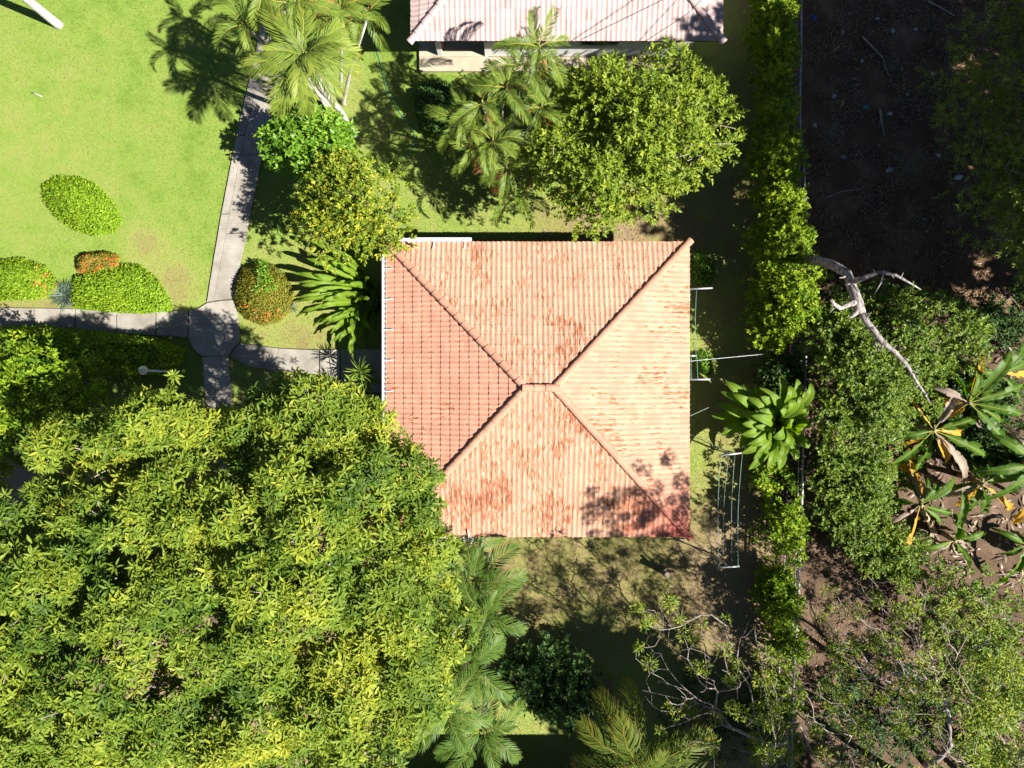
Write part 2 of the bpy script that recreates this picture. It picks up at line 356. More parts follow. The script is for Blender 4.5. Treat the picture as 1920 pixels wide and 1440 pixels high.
def lawn_mat():
    m, t, b = nt('lawn_turf'); n = t.nodes; l = t.links
    g = n.new('ShaderNodeNewGeometry'); at = n.new('ShaderNodeAttribute'); at.attribute_name = 'tint'
    n1 = n.new('ShaderNodeTexNoise'); n1.inputs['Scale'].default_value = .9; n1.inputs['Detail'].default_value = 10; n1.inputs['Roughness'].default_value = .74; l.new(g.outputs['Position'], n1.inputs['Vector'])
    a = n.new('ShaderNodeMath'); a.operation = 'MULTIPLY_ADD'; a.inputs[1].default_value = 1.35; l.new(n1.outputs[0], a.inputs[0])
    sb = n.new('ShaderNodeMath'); sb.operation = 'SUBTRACT'; sb.inputs[1].default_value = .62; l.new(at.outputs['Fac'], sb.inputs[0]); l.new(sb.outputs[0], a.inputs[2])
    r = ramp(t, [(0, (.125, .205, .030)), (.2, (.185, .27, .046)), (.5, (.25, .275, .075)), (.8, (.235, .19, .08)), (1, (.27, .20, .115))]); l.new(a.outputs[0], r.inputs[0])
    n2 = n.new('ShaderNodeTexNoise'); n2.inputs['Scale'].default_value = 38; n2.inputs['Detail'].default_value = 4; l.new(g.outputs['Position'], n2.inputs['Vector'])
    r2 = ramp(t, [(.3, (.5, .52, .45)), (.65, (1.0, 1.0, 1.0))]); l.new(n2.outputs[0], r2.inputs[0])
    mx = n.new('ShaderNodeMix'); mx.data_type = 'RGBA'; mx.blend_type = 'MULTIPLY'; mx.inputs[0].default_value = .55
    l.new(r.outputs[0], mx.inputs[6]); l.new(r2.outputs[0], mx.inputs[7]); l.new(mx.outputs[2], b.inputs['Base Color'])
    b.inputs['Roughness'].default_value = .9; b.inputs['Specular IOR Level'].default_value = .15
    bp = n.new('ShaderNodeBump'); bp.inputs['Strength'].default_value = .6; bp.inputs['Distance'].default_value = .04
    l.new(n2.outputs[0], bp.inputs['Height']); l.new(bp.outputs[0], b.inputs['Normal'])
    return m
M['lawn'] = lawn_mat()

add('ground', pymesh('ground', [(-150, -150, 0), (150, -150, 0), (150, 150, 0), (-150, 150, 0)], [(0, 1, 2, 3)]), M['soil'], kind='structure')
def lawn_sheet():
    xs = np.concatenate([[-90, -60, -35], np.arange(-24, 9.41, .2)]); ys = np.concatenate([[-60, -35], np.arange(-18, 18.01, .2), [35, 60]])
    X, Y = np.meshgrid(xs, ys); v = np.stack([X.ravel(), Y.ravel(), np.full(X.size, .004)], -1)
    # ragged eastern margin where the turf gives out under the hedge
    e = X.ravel() > 9.3; v[e, 0] += np.array([noise.noise((0, y * .9, 3)) * .5 for y in v[e, 1]])
    nx = len(xs); i = np.arange(len(ys) - 1)[:, None] * nx + np.arange(nx - 1)[None]; i = i.ravel()
    tri = np.concatenate([np.stack([i, i + 1, i + nx + 1], -1), np.stack([i, i + nx + 1, i + nx], -1)])
    add('lawn', npmesh('lawn', v, tri, dryness_and_glare(v[:, 0], v[:, 1])), M['lawn'], kind='structure')
lawn_sheet()
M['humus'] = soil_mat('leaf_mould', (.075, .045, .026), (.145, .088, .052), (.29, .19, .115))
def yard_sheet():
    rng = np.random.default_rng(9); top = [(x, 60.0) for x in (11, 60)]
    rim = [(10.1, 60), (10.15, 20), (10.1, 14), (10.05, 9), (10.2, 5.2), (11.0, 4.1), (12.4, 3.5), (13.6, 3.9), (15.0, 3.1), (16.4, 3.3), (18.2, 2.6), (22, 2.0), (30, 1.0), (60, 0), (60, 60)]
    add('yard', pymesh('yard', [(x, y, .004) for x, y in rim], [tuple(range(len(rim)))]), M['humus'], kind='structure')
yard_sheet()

# ------------------------------------------------------------------ concrete path, slab by slab
path_root = add('path', None, kind='structure')
PATH_Z = .11
def slab(poly_px):
    pts = [P(x, y, PATH_Z) for x, y in poly_px]
    a = sum(pts[i].x * pts[(i + 1) % len(pts)].y - pts[(i + 1) % len(pts)].x * pts[i].y for i in range(len(pts)))
    if a < 0: pts.reverse()
    n = len(pts)
    c = sum(pts, Vector()) / n
    def ins(p, d):
        q = c - p; return p + q.normalized() * d
    lo = [(p.x, p.y, -.05) for p in pts]; mid = [(p.x, p.y, PATH_Z - .012) for p in pts]
    tp = []
    for p in pts: q = ins(p, .010); tp.append((q.x, q.y, PATH_Z))
    f = [tuple(range(2 * n, 3 * n))]
    for i in range(n):
        j = (i + 1) % n; f += [(i, j, n + j, n + i), (n + i, n + j, 2 * n + j, 2 * n + i)]
    add('slab', pymesh('slab', lo + mid + tp, f), M['concrete'], path_root)
def strip(L, R, cuts, gap=.35):
    """walk two edge polylines together and cut slabs across at the given fractions"""
    L = np.array(L, float); R = np.array(R, float)
    def at(A, t):
        d = np.concatenate([[0], np.cumsum(np.hypot(*np.diff(A, axis=0).T))]); s = t * d[-1]
        return np.array([np.interp(s, d, A[:, 0]), np.interp(s, d, A[:, 1])])
    for a, b in zip(cuts[:-1], cuts[1:]):
        k = 3; ts = np.linspace(a, b, k); g = gap / 200
        ts[0] += g; ts[-1] -= g
        slab([at(L, t) for t in ts] + [at(R, t) for t in ts[::-1]])
strip([(492, 20), (478, 110), (455, 200), (432, 310), (408, 440), (391, 540), (388, 566)],
      [(508, 20), (493, 110), (470, 200), (446, 310), (422, 440), (404, 540), (400, 565)], [0, .22, .43, .7, 1], .2)
strip([(508.6, 20), (493.6, 110), (470.6, 200), (446.6, 310), (422.6, 440), (404.6, 540), (400.6, 564)],
      [(548, 20), (534, 110), (511, 200), (487, 310), (461, 440), (446, 510), (438, 560)], [0, .25, .5, .77, 1], .2)
strip([(-320, 570), (0, 577), (140, 579), (250, 582), (352, 583)], [(-320, 612), (0, 619), (140, 622), (250, 626), (352, 632)], [0, .12, .23, .345, .46, .57, .685, .80, .91, 1.0])
# landing where the four arms meet
ring = [(354, 583), (372, 578), (388, 568), (412, 564), (438, 562), (444, 590), (448, 620), (448, 642), (436, 655), (428, 667), (404, 668), (379, 667), (366, 657), (357, 644), (353, 632)]
slab(ring)
strip([(449, 643), (520, 653), (560, 655), (598, 656)], [(430, 667), (440, 681), (500, 693), (560, 698), (598, 702)], [0, .5, 1])
slab([(600, 656), (637, 655), (637, 740), (612, 722), (600, 702)])
slab([(639, 655), (728, 655), (728, 735), (639, 738)])
strip([(379, 669), (384, 735), (388, 800), (390, 900)], [(428, 667), (432, 730), (434, 800), (436, 900)], [0, .33, .66, 1])

PATH_POLYS = [[(492, 20), (478, 110), (455, 200), (432, 310), (408, 440), (391, 540), (352, 583), (0, 577), (0, 619), (352, 632), (379, 669), (388, 800), (436, 800), (430, 680), (500, 693), (600, 702), (637, 740), (728, 735), (728, 655), (598, 656), (520, 653), (449, 643), (450, 600), (440, 560), (461, 440), (487, 310), (511, 200), (548, 20)]]

# grass blades over the turf: countless, one object
def grass():
    n = 420000
    x = RNG.uniform(-19.2, 9.4, n); y = RNG.uniform(-14.5, 14.6, n)
    px = x * S / H + 960; py = 720 - y * S / H
    keep = np.ones(n, bool)
    for pl in PATH_POLYS: keep &= ~inpoly(px, py, pl)
    keep &= ~((x > -3.6) & (x < 5.2) & (y > -4.4) & (y < 4.1)) & ~((x > -3.5) & (x < 6.6) & (y > 11.3))
    keep &= ~((x < -4) & (y < -1.5))
    dr = dryness_and_glare(x, y); keep &= RNG.uniform(0, 1, n) > np.clip(dr - .55, 0, .75)
    x, y, dr = x[keep], y[keep], dr[keep]; n = len(x)
    az = RNG.uniform(0, 2 * np.pi, n); L = RNG.uniform(.035, .085, n); tilt = RNG.uniform(.25, 1.0, n); w = RNG.uniform(.005, .010, n)
    b = np.stack([x, y, np.full(n, .004)], -1); s = np.stack([-np.sin(az), np.cos(az), np.zeros(n)], -1) * w[:, None]
    tip = b + np.stack([np.cos(az) * L * np.sin(tilt), np.sin(az) * L * np.sin(tilt), L * np.cos(tilt)], -1)
    v = np.stack([b - s, b + s, tip], 1).reshape(-1, 3); tri = np.arange(3 * n).reshape(-1, 3)
    t = np.repeat(np.clip(dr * .75 + RNG.normal(.06, .2, n), 0, 1), 3)
    add('grass', npmesh('grass', v, tri, t), M['grassblade'], label='short mown grass covering the lawns', cat='grass', kind='stuff')
grass()

# ------------------------------------------------------------------ houses with tiled hip roofs
TW, TG, TLEN, AMP, TH, ZB = .33, .33, .405, .0150, .013, .056
TILT = .019 / TG
def tile_vf():
    k = 10; v = []; f = []
    us = np.linspace(0, TW, k + 1); z = AMP * np.cos(2 * np.pi * us / (TW / 2))
    for i in range(k + 1): v.append((us[i], 0, ZB + z[i]))
    for i in range(k + 1): v.append((us[i], TLEN, ZB + z[i] - TILT * TLEN))
    for i in range(k + 1): v.append((us[i], 0, ZB + z[i]))
    for i in range(k + 1): v.append((us[i], .002, ZB + z[i] - TH))
    q = k + 1
    for i in range(k):
        f.append((i, i + 1, q + i + 1, q + i)); f.append((3 * q + i, 3 * q + i + 1, 2 * q + i + 1, 2 * q + i))
    return np.array(v), f, k
TV, TF, TK = tile_vf()

def cap_mesh(L=.43, r0=.128, r1=.108):
    k = 8; v = []; f = []
    for (y, r, dz) in ((0, r0, .014), (L, r1, 0)):
        for i in range(k + 1):
            a = math.radians(-15 + 210 * i / k); v.append((r * math.cos(a), y, r * math.sin(a) * .7 + dz))
    for i in range(k + 1):
        a = math.radians(-15 + 210 * i / k); v.append(((r0 - .02) * math.cos(a), .001, (r0 - .02) * math.sin(a) * .7 + .006))
    v += v[:k + 1]
    for i in range(k): f.append((i + 1, i, k + 1 + i, k + 2 + i)); f.append((3 * k + 3 + i, 3 * k + 4 + i, 2 * k + 3 + i, 2 * k + 2 + i))
    return pymesh('hip_cap', v, f, True)

def house(root, x0, x1, y0, y1, eh, rx0, rx1, ry, rh, mats, capmat, n_parts, want):
    """a hip roof of single tiles on a deck, with hip and ridge caps. want(slope, world point) ranks which tiles are parts."""
    c = [Vector((x0, y0, eh)), Vector((x1, y0, eh)), Vector((x1, y1, eh)), Vector((x0, y1, eh))]
    r = [Vector((rx0, ry, rh)), Vector((rx1, ry, rh))]
    roof = add('roof', pymesh('roof', [*c, *r, *[(p.x, p.y, eh - .12) for p in c]],
               [(0, 1, 5, 4), (1, 2, 5), (2, 3, 4, 5), (3, 0, 4), (6, 7, 1, 0), (7, 8, 2, 1), (8, 9, 3, 2), (9, 6, 0, 3), (9, 8, 7, 6)]), M['deck'], root)
    slopes = {'S': (c[0], c[1], r[0], r[1]), 'E': (c[1], c[2], r[1], r[1]), 'N': (c[2], c[3], r[1], r[0]), 'W': (c[3], c[0], r[0], r[0])}
    full = []; stuff_v = []; stuff_f = []; stuff_m = []; nb = 0
    mlist = [mats[k] for k in 'SENW']
    part_src = {}
    for si, (key, (A, B, TA, TB)) in enumerate(slopes.items()):
        U = (B - A).normalized(); Lu = (B - A).length
        ta = TA - A; ua = ta.dot(U); V = (ta - U * ua); Lv = V.length; V.normalize(); N = U.cross(V)
        ub = (TB - A).dot(U)
        def lim(v): return ua * v / Lv, Lu + (ub - Lu) * v / Lv
        rows = int(Lv / TG) + 2
        for j in range(rows):
            v0 = j * TG - .035
            for i in range(-1, int(Lu / TW) + 2):
                u0 = i * TW + (Lu % TW) * .5
                l0, r0 = lim(v0); l1, r1 = lim(v0 + TLEN)
                if v0 > Lv or u0 + TW < l0 or u0 > r0: continue
                jit = random.uniform(-.004, .004)
                Mx = Matrix((( *U, 0), (*V, 0), (*N, 0), (0, 0, 0, 1))).transposed()
                Mx = Matrix.Translation(A + U * u0 + V * (v0 + random.uniform(-.006, .006)) + N * jit) @ Mx @ Matrix.Rotation(random.gauss(0, .006), 4, 'Z')
                inside = u0 > l0 + .0 and u0 > l1 and u0 + TW < r0 and u0 + TW < r1 and v0 + TLEN < Lv
                if inside:
                    full.append((want(key, A + U * (u0 + .16) + V * (v0 + .16)), key, Mx, si))
                else:
                    bm = bmesh.new(); vs = [bm.verts.new(p) for p in TV]; bm.verts.ensure_lookup_table()
                    for q in TF: bm.faces.new([vs[a] for a in q])
                    for (pa, pb, sgn) in ((( -u0, -v0), (ua - u0, Lv - v0), 1), ((Lu - u0, -v0), (ub - u0, Lv - v0), -1)):
                        d = Vector((pb[0] - pa[0], pb[1] - pa[1], 0)); no = Vector((-d.y, d.x, 0)) * sgn
                        bmesh.ops.bisect_plane(bm, geom=bm.verts[:] + bm.edges[:] + bm.faces[:], plane_co=(pa[0], pa[1], 0), plane_no=no, clear_outer=True)
                    bmesh.ops.bisect_plane(bm, geom=bm.verts[:] + bm.edges[:] + bm.faces[:], plane_co=(0, Lv - v0, 0), plane_no=(0, 1, 0), clear_outer=True)
                    bm.verts.index_update()
                    vv = [Mx @ q.co for q in bm.verts]
                    for q in bm.faces: stuff_f.append(tuple(nb + a.index for a in q.verts)); stuff_m.append(si)
                    stuff_v += vv; nb += len(vv); bm.free()
    full.sort(key=lambda q: -q[0])
    meshes = {}
    for k in 'SENW':
        me = pymesh('roof_tile', TV, TF, True); me.materials.append(mats[k]); meshes[k] = me
    for (_, key, Mx, si) in full[:n_parts]:
        add('roof_tile', meshes[key], None, roof, M=Mx)
    for (_, key, Mx, si) in full[n_parts:]:
        stuff_v += [Mx @ Vector(p) for p in TV]
        for q in TF: stuff_f.append(tuple(nb + a for a in q)); stuff_m.append(si)
        nb += len(TV)
    me = pymesh('roof_tile_field', stuff_v, stuff_f, True)
    for m_ in mlist: me.materials.append(m_)
    me.polygons.foreach_set('material_index', stuff_m)
    add('roof_tile_field', me, None, roof, kind='stuff')
    cm = cap_mesh(); cm.materials.append(capmat)
    def caps(p, q, name):
        d = q - p; L = d.length; d.normalize(); n = max(2, int(round(L / .37))); s = d.cross(Vector((0, 0, 1))).normalized(); up = s.cross(d)
        R3 = Matrix(((*s, 0), (*d, 0), (*up, 0), (0, 0, 0, 1))).transposed()
        for i in range(n):
            Mx = Matrix.Translation(p + d * (i * L / n) + up * (.052 + random.uniform(-.004, .004))) @ R3 @ Matrix.Rotation(random.gauss(0, .012), 4, 'Z')
            add(name, cm, None, roof, M=Mx)
    for k in range(4):
        end = r[0] if k in (0, 3) else r[1]; out = (c[k] - end).normalized()
        caps(c[k] + out * .12, end, 'hip_cap')
    caps(r[0] - Vector((.1, 0, 0)) + Vector((0, 0, .03)), r[1] + Vector((.1, 0, .03)), 'ridge_cap')
    return roof

def wall_set(root, x0, x1, y0, y1, h, mat):
    t = .18
    for b in ((x0, x1, y0, y0 + t), (x0, x1, y1 - t, y1), (x0, x0 + t, y0 + t, y1 - t), (x1 - t, x1, y0 + t, y1 - t)):
        box('wall', *b, 0, h, mat, root)
def window(root, axis, c0, c1, at, z0, z1, out):
    """a framed louvre window let into a wall plane; axis = 'x' means it runs along x"""
    def bb(name, a0, a1, d0, d1, zz0, zz1, mat, par):
        d0, d1 = sorted((at + out * d0, at + out * d1))
        return box(name, a0, a1, d0, d1, zz0, zz1, mat, par) if axis == 'x' else box(name, d0, d1, a0, a1, zz0, zz1, mat, par)
    w = bb('window', c0, c1, .004, .02, z0, z1, M['glass'], root)
    for (a0, a1, q0, q1) in ((c0 - .06, c0, z0 - .06, z1 + .06), (c1, c1 + .06, z0 - .06, z1 + .06), (c0, c1, z1, z1 + .06), (c0, c1, z0 - .06, z0)):
        bb('window_frame', a0, a1, .004, .05, q0, q1, M['white'], w)
    k = int((z1 - z0) / .16)
    for i in range(k):
        bb('louvre', c0 + .01, c1 - .01, .022, .032, z0 + .02 + i * .16, z0 + .13 + i * .16, M['glass'], w)

EH = 2.6
X0, X1, Y0, Y1 = -4.10, 5.80, -4.99, 4.64
hm = thing('tiled_house', (.85, -.17, 0), 'house with salmon hip roof of worn tiles and rust streaks, centre of picture', 'house')
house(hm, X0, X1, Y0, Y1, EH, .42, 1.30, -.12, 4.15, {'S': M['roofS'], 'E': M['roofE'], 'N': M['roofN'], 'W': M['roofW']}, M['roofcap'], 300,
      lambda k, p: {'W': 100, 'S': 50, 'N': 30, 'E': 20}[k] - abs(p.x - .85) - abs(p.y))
wall_set(hm, X0 + .65, X1 - .6, Y0 + .6, Y1 - .6, 2.46, M['cream'])
box('door', X0 + .60, X0 + .645, 1.0, 1.95, .12, 2.1, M['timber'], hm)
window(hm, 'y', -2.6, -1.2, X0 + .65, 1.0, 2.0, -1); window(hm, 'x', -2.4, -1.0, Y0 + .6, 1.0, 2.0, -1); window(hm, 'x', 2.4, 3.8, Y0 + .6, 1.0, 2.0, -1)
window(hm, 'y', -2.4, -1.0, X1 - .6, 1.0, 2.0, 1); window(hm, 'y', 1.4, 2.6, X1 - .6, 1.0, 2.0, 1); window(hm, 'x', 0.4, 1.8, Y1 - .6, 1.0, 2.0, 1)
def gutter(root, p, q, out):
    """open channel along an eave: p, q ends, out = unit vector away from the house"""
    p, q, out = Vector(p), Vector(q), Vector(out); up = Vector((0, 0, 1))
    prof = [(0.0, .0), (.0, -.10), (.13, -.10), (.14, .012), (.125, .012), (.118, -.085), (.015, -.085), (.015, 0)]
    v = [a + out * d + up * z for a in (p, q) for d, z in prof]; n = len(prof)
    f = [(i, (i + 1) % n, n + (i + 1) % n, n + i) for i in range(n)] + [tuple(range(n)), tuple(range(2 * n - 1, n - 1, -1))]
    add('gutter', pymesh('gutter', v, f), M['gutter'], root)
def strap(root, at, out, U):
    at, out, U = Vector(at), Vector(out), Vector(U); up = Vector((0, 0, 1))
    pts = [at + out * .15 + up * .03, at - out * .02 + up * .10, at - out * .26 + up * .20]; w = U * .014
    v = [p + s for p in pts for s in (-w, w)] + [p + s - up * .012 for p in pts for s in (-w, w)]
    f = [(0, 1, 3, 2), (2, 3, 5, 4), (6, 8, 9, 7), (8, 10, 11, 9), (0, 2, 8, 6), (2, 4, 10, 8), (1, 7, 9, 3), (3, 9, 11, 5), (0, 6, 7, 1), (4, 5, 11, 10)]
    add('gutter_strap', pymesh('gutter_strap', v, f), M['gutter'], root)
gutter(hm, (X0 - .035, 4.55, EH + .035), (X0 - .035, -4.9, EH + .035), (-1, 0, 0))
for y in (3.78, 2.78, 1.78, .78, -.24, -1.25, -2.25, -3.3): strap(hm, (X0 - .03, y, EH + .03), (-1, 0, 0), (0, 1, 0))
gutter(hm, (X0 - .05, Y1 + .035, EH + .035), (-1.33, Y1 + .035, EH + .035), (0, 1, 0))
for x in (-2.55, -1.52): strap(hm, (x, Y1 + .03, EH + .03), (0, 1, 0), (1, 0, 0))
gutter(hm, (X0 - .05, Y0 - .035, EH + .035), (-1.27, Y0 - .035, EH + .035), (0, -1, 0))
strap(hm, (-1.42, Y0 - .03, EH + .03), (0, -1, 0), (1, 0, 0)); strap(hm, (-2.6, Y0 - .03, EH + .03), (0, -1, 0), (1, 0, 0))
# door step slab
box('door_step', X0 + .1, X0 + .59, .7, 2.2, .0, .14, M['concrete'], hm)

NX0, NX1, NY0, NY1 = -3.29, 6.90, 11.34, 21.0
hn = thing('tiled_house', (1.8, 16, 0), 'house with pale pink tiled roof and white wall, cut by the top edge', 'house')
house(hn, NX0, NX1, NY0, NY1, EH, 1.35, 2.25, 16.17, 4.2, {'S': M['pinkS'], 'E': M['pinkW'], 'N': M['pinkS'], 'W': M['pinkW']}, M['pinkW'], 300,
      lambda k, p: 100 - (p.y if k != 'N' else 100))
for b in ((-.8, 6.35, 11.92, 12.1), (-2.9, 6.35, 20.2, 20.4), (-2.9, -2.72, 13.6, 20.2), (6.17, 6.35, 12.1, 20.2), (-.98, -.8, 11.92, 13.6), (-2.72, -.98, 13.5, 13.68)):
    box('wall', *b, 0, 2.46, M['white'], hn)
box('terrace', -3.38, 6.46, 11.40, 11.915, 0, .16, M['cream'], hn, bevel=.012); box('terrace_floor', -3.38, -.985, 11.918, 13.49, 0, .157, M['cream'], hn)
box('wall_base', -.79, 6.36, 11.897, 11.913, .161, .24, M['cream'], hn)
box('veranda_post', -2.70, -2.52, 11.95, 12.13, .16, 2.45, M['white'], hn, bevel=.01); box('veranda_pillar', -2.72, -2.48, 12.2, 12.44, .16, 1.1, M['brick'], hn, bevel=.01)
window(hn, 'x', -.3, .6, 11.92, 1.1, 2.1, -1); window(hn, 'x', 2.4, 3.7, 11.92, 1.1, 2.1, -1)
box('door', -2.3, -1.4, 13.44, 13.495, .16, 2.15, M['timber'], hn)
for x in (1.45, 5.2, 5.55):
    V, F = tube_vf([(x, 11.9, 2.15), (x, 11.78, 2.2), (x, 11.74, 2.12)], [.02, .025, .045], 8)
    add('wall_lamp', npmesh('wall_lamp', V, F, np.zeros(len(V)), True), M['white'], hn)

hs_ = thing('tiled_house', (1.0, -18.6, 0), 'neighbouring tiled house just below the picture, only its dark shadow reaches in', 'house')
house(hs_, -5.2, 4.6, -23.4, -13.75, EH, -.75, .15, -18.57, 4.15, {k: M['roof' + k] for k in 'SENW'}, M['roofcap'], 0, lambda k, p: 0)
wall_set(hs_, -4.6, 4.0, -22.8, -14.35, 2.46, M['cream'])

# ------------------------------------------------------------------ foliage builders
LEAF2 = (np.array([(0, 0, 0), (.42, -.5, .09), (1, 0, -.06), (.42, .5, .09)]), np.array([(0, 1, 2), (0, 2, 3)]))
LEAF8 = (np.array([(0, 0, 0), (.3, -.46, .05), (.3, 0, .0), (.3, .46, .05), (.7, -.36, .0), (.7, 0, -.05), (.7, .36, .0), (1, 0, -.17)]),
         np.array([(0, 1, 2), (0, 2, 3), (1, 4, 5), (1, 5, 2), (2, 5, 6), (2, 6, 3), (4, 7, 5), (5, 7, 6)]))

LEAF6 = (np.array([(0, 0, 0), (.3, -.44, .05), (.68, -.42, .01), (1, 0, -.15), (.68, .42, .01), (.3, .44, .05), (.48, 0, -.025)]), np.array([(6, 0, 1), (6, 1, 2), (6, 2, 3), (6, 3, 4), (6, 4, 5), (6, 5, 0)]))
LEAF4 = (np.array([(0, 0, 0), (.42, -.5, .07), (.5, 0, -.01), (.42, .5, .07), (1, 0, -.16)]), np.array([(0, 1, 2), (0, 2, 3), (1, 4, 2), (2, 4, 3)]))

def leaves(pos, d, n, L, W, tint, tpl=LEAF2):
    d = nrm(d); n = n - d * (n * d).sum(-1, keepdims=True); n = nrm(n); s = np.cross(n, d)
    T, F = tpl; k = len(T)
    v = pos[:, None] + T[None, :, 0:1] * (L[:, None, None] * d[:, None]) + T[None, :, 1:2] * (W[:, None, None] * s[:, None]) + T[None, :, 2:3] * (L[:, None, None] * n[:, None])
    f = F[None] + (np.arange(len(pos)) * k)[:, None, None]
    return v.reshape(-1, 3), f.reshape(-1, 3), np.repeat(tint, k)

def lobes(poly, he, ht, n, r0, r1, rng, flat=.5, keep=.75, zn=.12):
    """lumps of foliage filling a crown outline, low at the rim and high in the middle"""
    poly = np.array(poly, float); c = sample_poly(poly, n * 6, rng); d = edgedist(c[:, 0], c[:, 1], poly)
    r = rng.uniform(r0, r1, len(c)); px = S / (H - (he + ht) / 2)
    ok = d > r * px * keep; c, d, r = c[ok][:n], d[ok][:n], r[ok][:n]
    dm = max(d.max(), 1)
    z = he + (ht - he) * np.clip(d / dm, 0, 1) ** flat + rng.normal(0, zn * (ht - he) + .1, len(c)) - r * .6
    return PN(c[:, 0], c[:, 1], z), r

def twig_cloud(c, r, ntw, lpt, tl, ll, lw, rng, up=.35, tpl=LEAF2, gap=0.0, tilt=1.0, zmin=-.35, spread=.9, gscale=.8, tmean=.5):
    w = r ** 2; idx = rng.choice(len(c), ntw, p=w / w.sum())
    dirs = nrm(rng.normal(0, 1, (ntw, 3)) + np.array([0, 0, .35])); ok = dirs[:, 2] > zmin; dirs, idx = dirs[ok], idx[ok]
    p = c[idx] + dirs * (r[idx] * rng.uniform(.55, 1.0, len(idx)) ** .5)[:, None] * np.array([1, 1, .8])
    if gap:
        g = np.array([noise.noise(Vector(q) * gscale) for q in p]); p, dirs = p[g > gap - .5 + 0 * g], dirs[g > gap - .5]
    nt_ = len(p); td = nrm(dirs + np.array([0, 0, up]) + rng.normal(0, .35, (nt_, 3)))
    k = lpt; t = np.tile(np.linspace(.1, 1, k), nt_); P0 = np.repeat(p, k, 0); D = np.repeat(td, k, 0)
    n = len(P0); ra = nrm(rng.normal(0, 1, (n, 3))); side = nrm(ra - D * (ra * D).sum(-1, keepdims=True))
    pos = P0 + D * (t * tl)[:, None]
    ld = nrm(D * (1 - spread * (1.1 - t))[:, None] + side * spread + np.array([0, 0, -.12]))
    nn = nrm(np.array([0, 0, 1.0]) + D * .5 + rng.normal(0, .42 * tilt, (n, 3)))
    L = ll * rng.uniform(.7, 1.2, n); W = lw * rng.uniform(.75, 1.2, n)
    tint = np.clip(np.repeat(rng.normal(tmean, .16, nt_), k) + rng.normal(0, .12, n), 0, 1)
    return leaves(pos, ld, nn, L, W, tint, tpl), p

def grow(trunk, targets, rng, tip=.012, step=.45, expo=2.3, wob=.10, bias=.35, fwd=0.0, jit=.35):
    """grow branches from a trunk polyline to every target; returns list of (pts, radii)"""
    pts = [np.array(p, float) for p in trunk]; par = [-1] + list(range(len(trunk) - 1)); plen = [0.0]
    for i in range(1, len(pts)): plen.append(plen[-1] + np.linalg.norm(pts[i] - pts[i - 1]))
    chains = [list(range(len(trunk)))]; dirs_ = [nrm(pts[min(i + 1, len(pts) - 1)] - pts[max(i - 1, 0)]) for i in range(len(pts))]
    t = np.asarray(targets); t = t[np.argsort(np.linalg.norm(t - pts[-1], axis=1))]
    lowz = pts[0][2] + .35 * (pts[-1][2] - pts[0][2])
    for q in t:
        A = np.array(pts); d = np.linalg.norm(A - q, axis=1); cost = d + bias * np.array(plen) + np.where(A[:, 2] > q[2] + .3, 1.5, 0) + np.where(A[:, 2] < lowz, 50, 0)
        if fwd: cost = cost + fwd * d * (1 - ((q - A) * np.array(dirs_)).sum(1) / np.maximum(d, 1e-6))
        i = int(np.argmin(cost)); L = d[i]; m = max(1, int(L / step)); a = A[i]
        ch = [i]; bow = rng.normal(0, wob * L, 3); bow[2] = abs(bow[2]) * .6
        for s in range(1, m + 1):
            f = s / m; p = a + (q - a) * f + bow * math.sin(math.pi * f) + (rng.normal(0, wob * jit, 3) if s < m else 0)
            dirs_.append(nrm(p - pts[ch[-1]])); pts.append(p); par.append(ch[-1]); plen.append(plen[ch[-1]] + np.linalg.norm(p - pts[ch[-1]])); ch.append(len(pts) - 1)
        chains.append(ch)
    R = np.zeros(len(pts)); has = np.zeros(len(pts), bool)
    for i in range(len(pts) - 1, -1, -1):
        rr = tip if not has[i] else R[i] ** (1 / expo)
        R[i] = rr
        if par[i] >= 0: R[par[i]] += (rr * 1.0) ** expo; has[par[i]] = True
    return [(np.array([pts[i] for i in ch]), np.array([R[ch[1]] if (k == 0 and ci and len(ch) > 1) else R[i] for k, i in enumerate(ch)])) for ci, ch in enumerate(chains)]

def put_branches(root, chains, mat, nlimb=10, trunk_min=None, twig_mat=None):
    tr = chains[0]; r = tr[1].copy()
    if trunk_min: r = np.maximum(r, np.linspace(trunk_min, trunk_min * .6, len(r)))
    r[0] *= 1.35
    tube('trunk', tr[0], r, mat, root, 9)
    rest = sorted(chains[1:], key=lambda c: -c[1][0] * len(c[0]))
    for p, q in rest[:nlimb]: tube('limb', p, q, mat, root, 6)
    g = Geo()
    for p, q in rest[nlimb:]: V, F = tube_vf(p, q, 4, False); g.put(V, F, 0)
    if g.v: add('twigs', g.mesh('twigs', True), twig_mat or mat, root, kind='stuff')

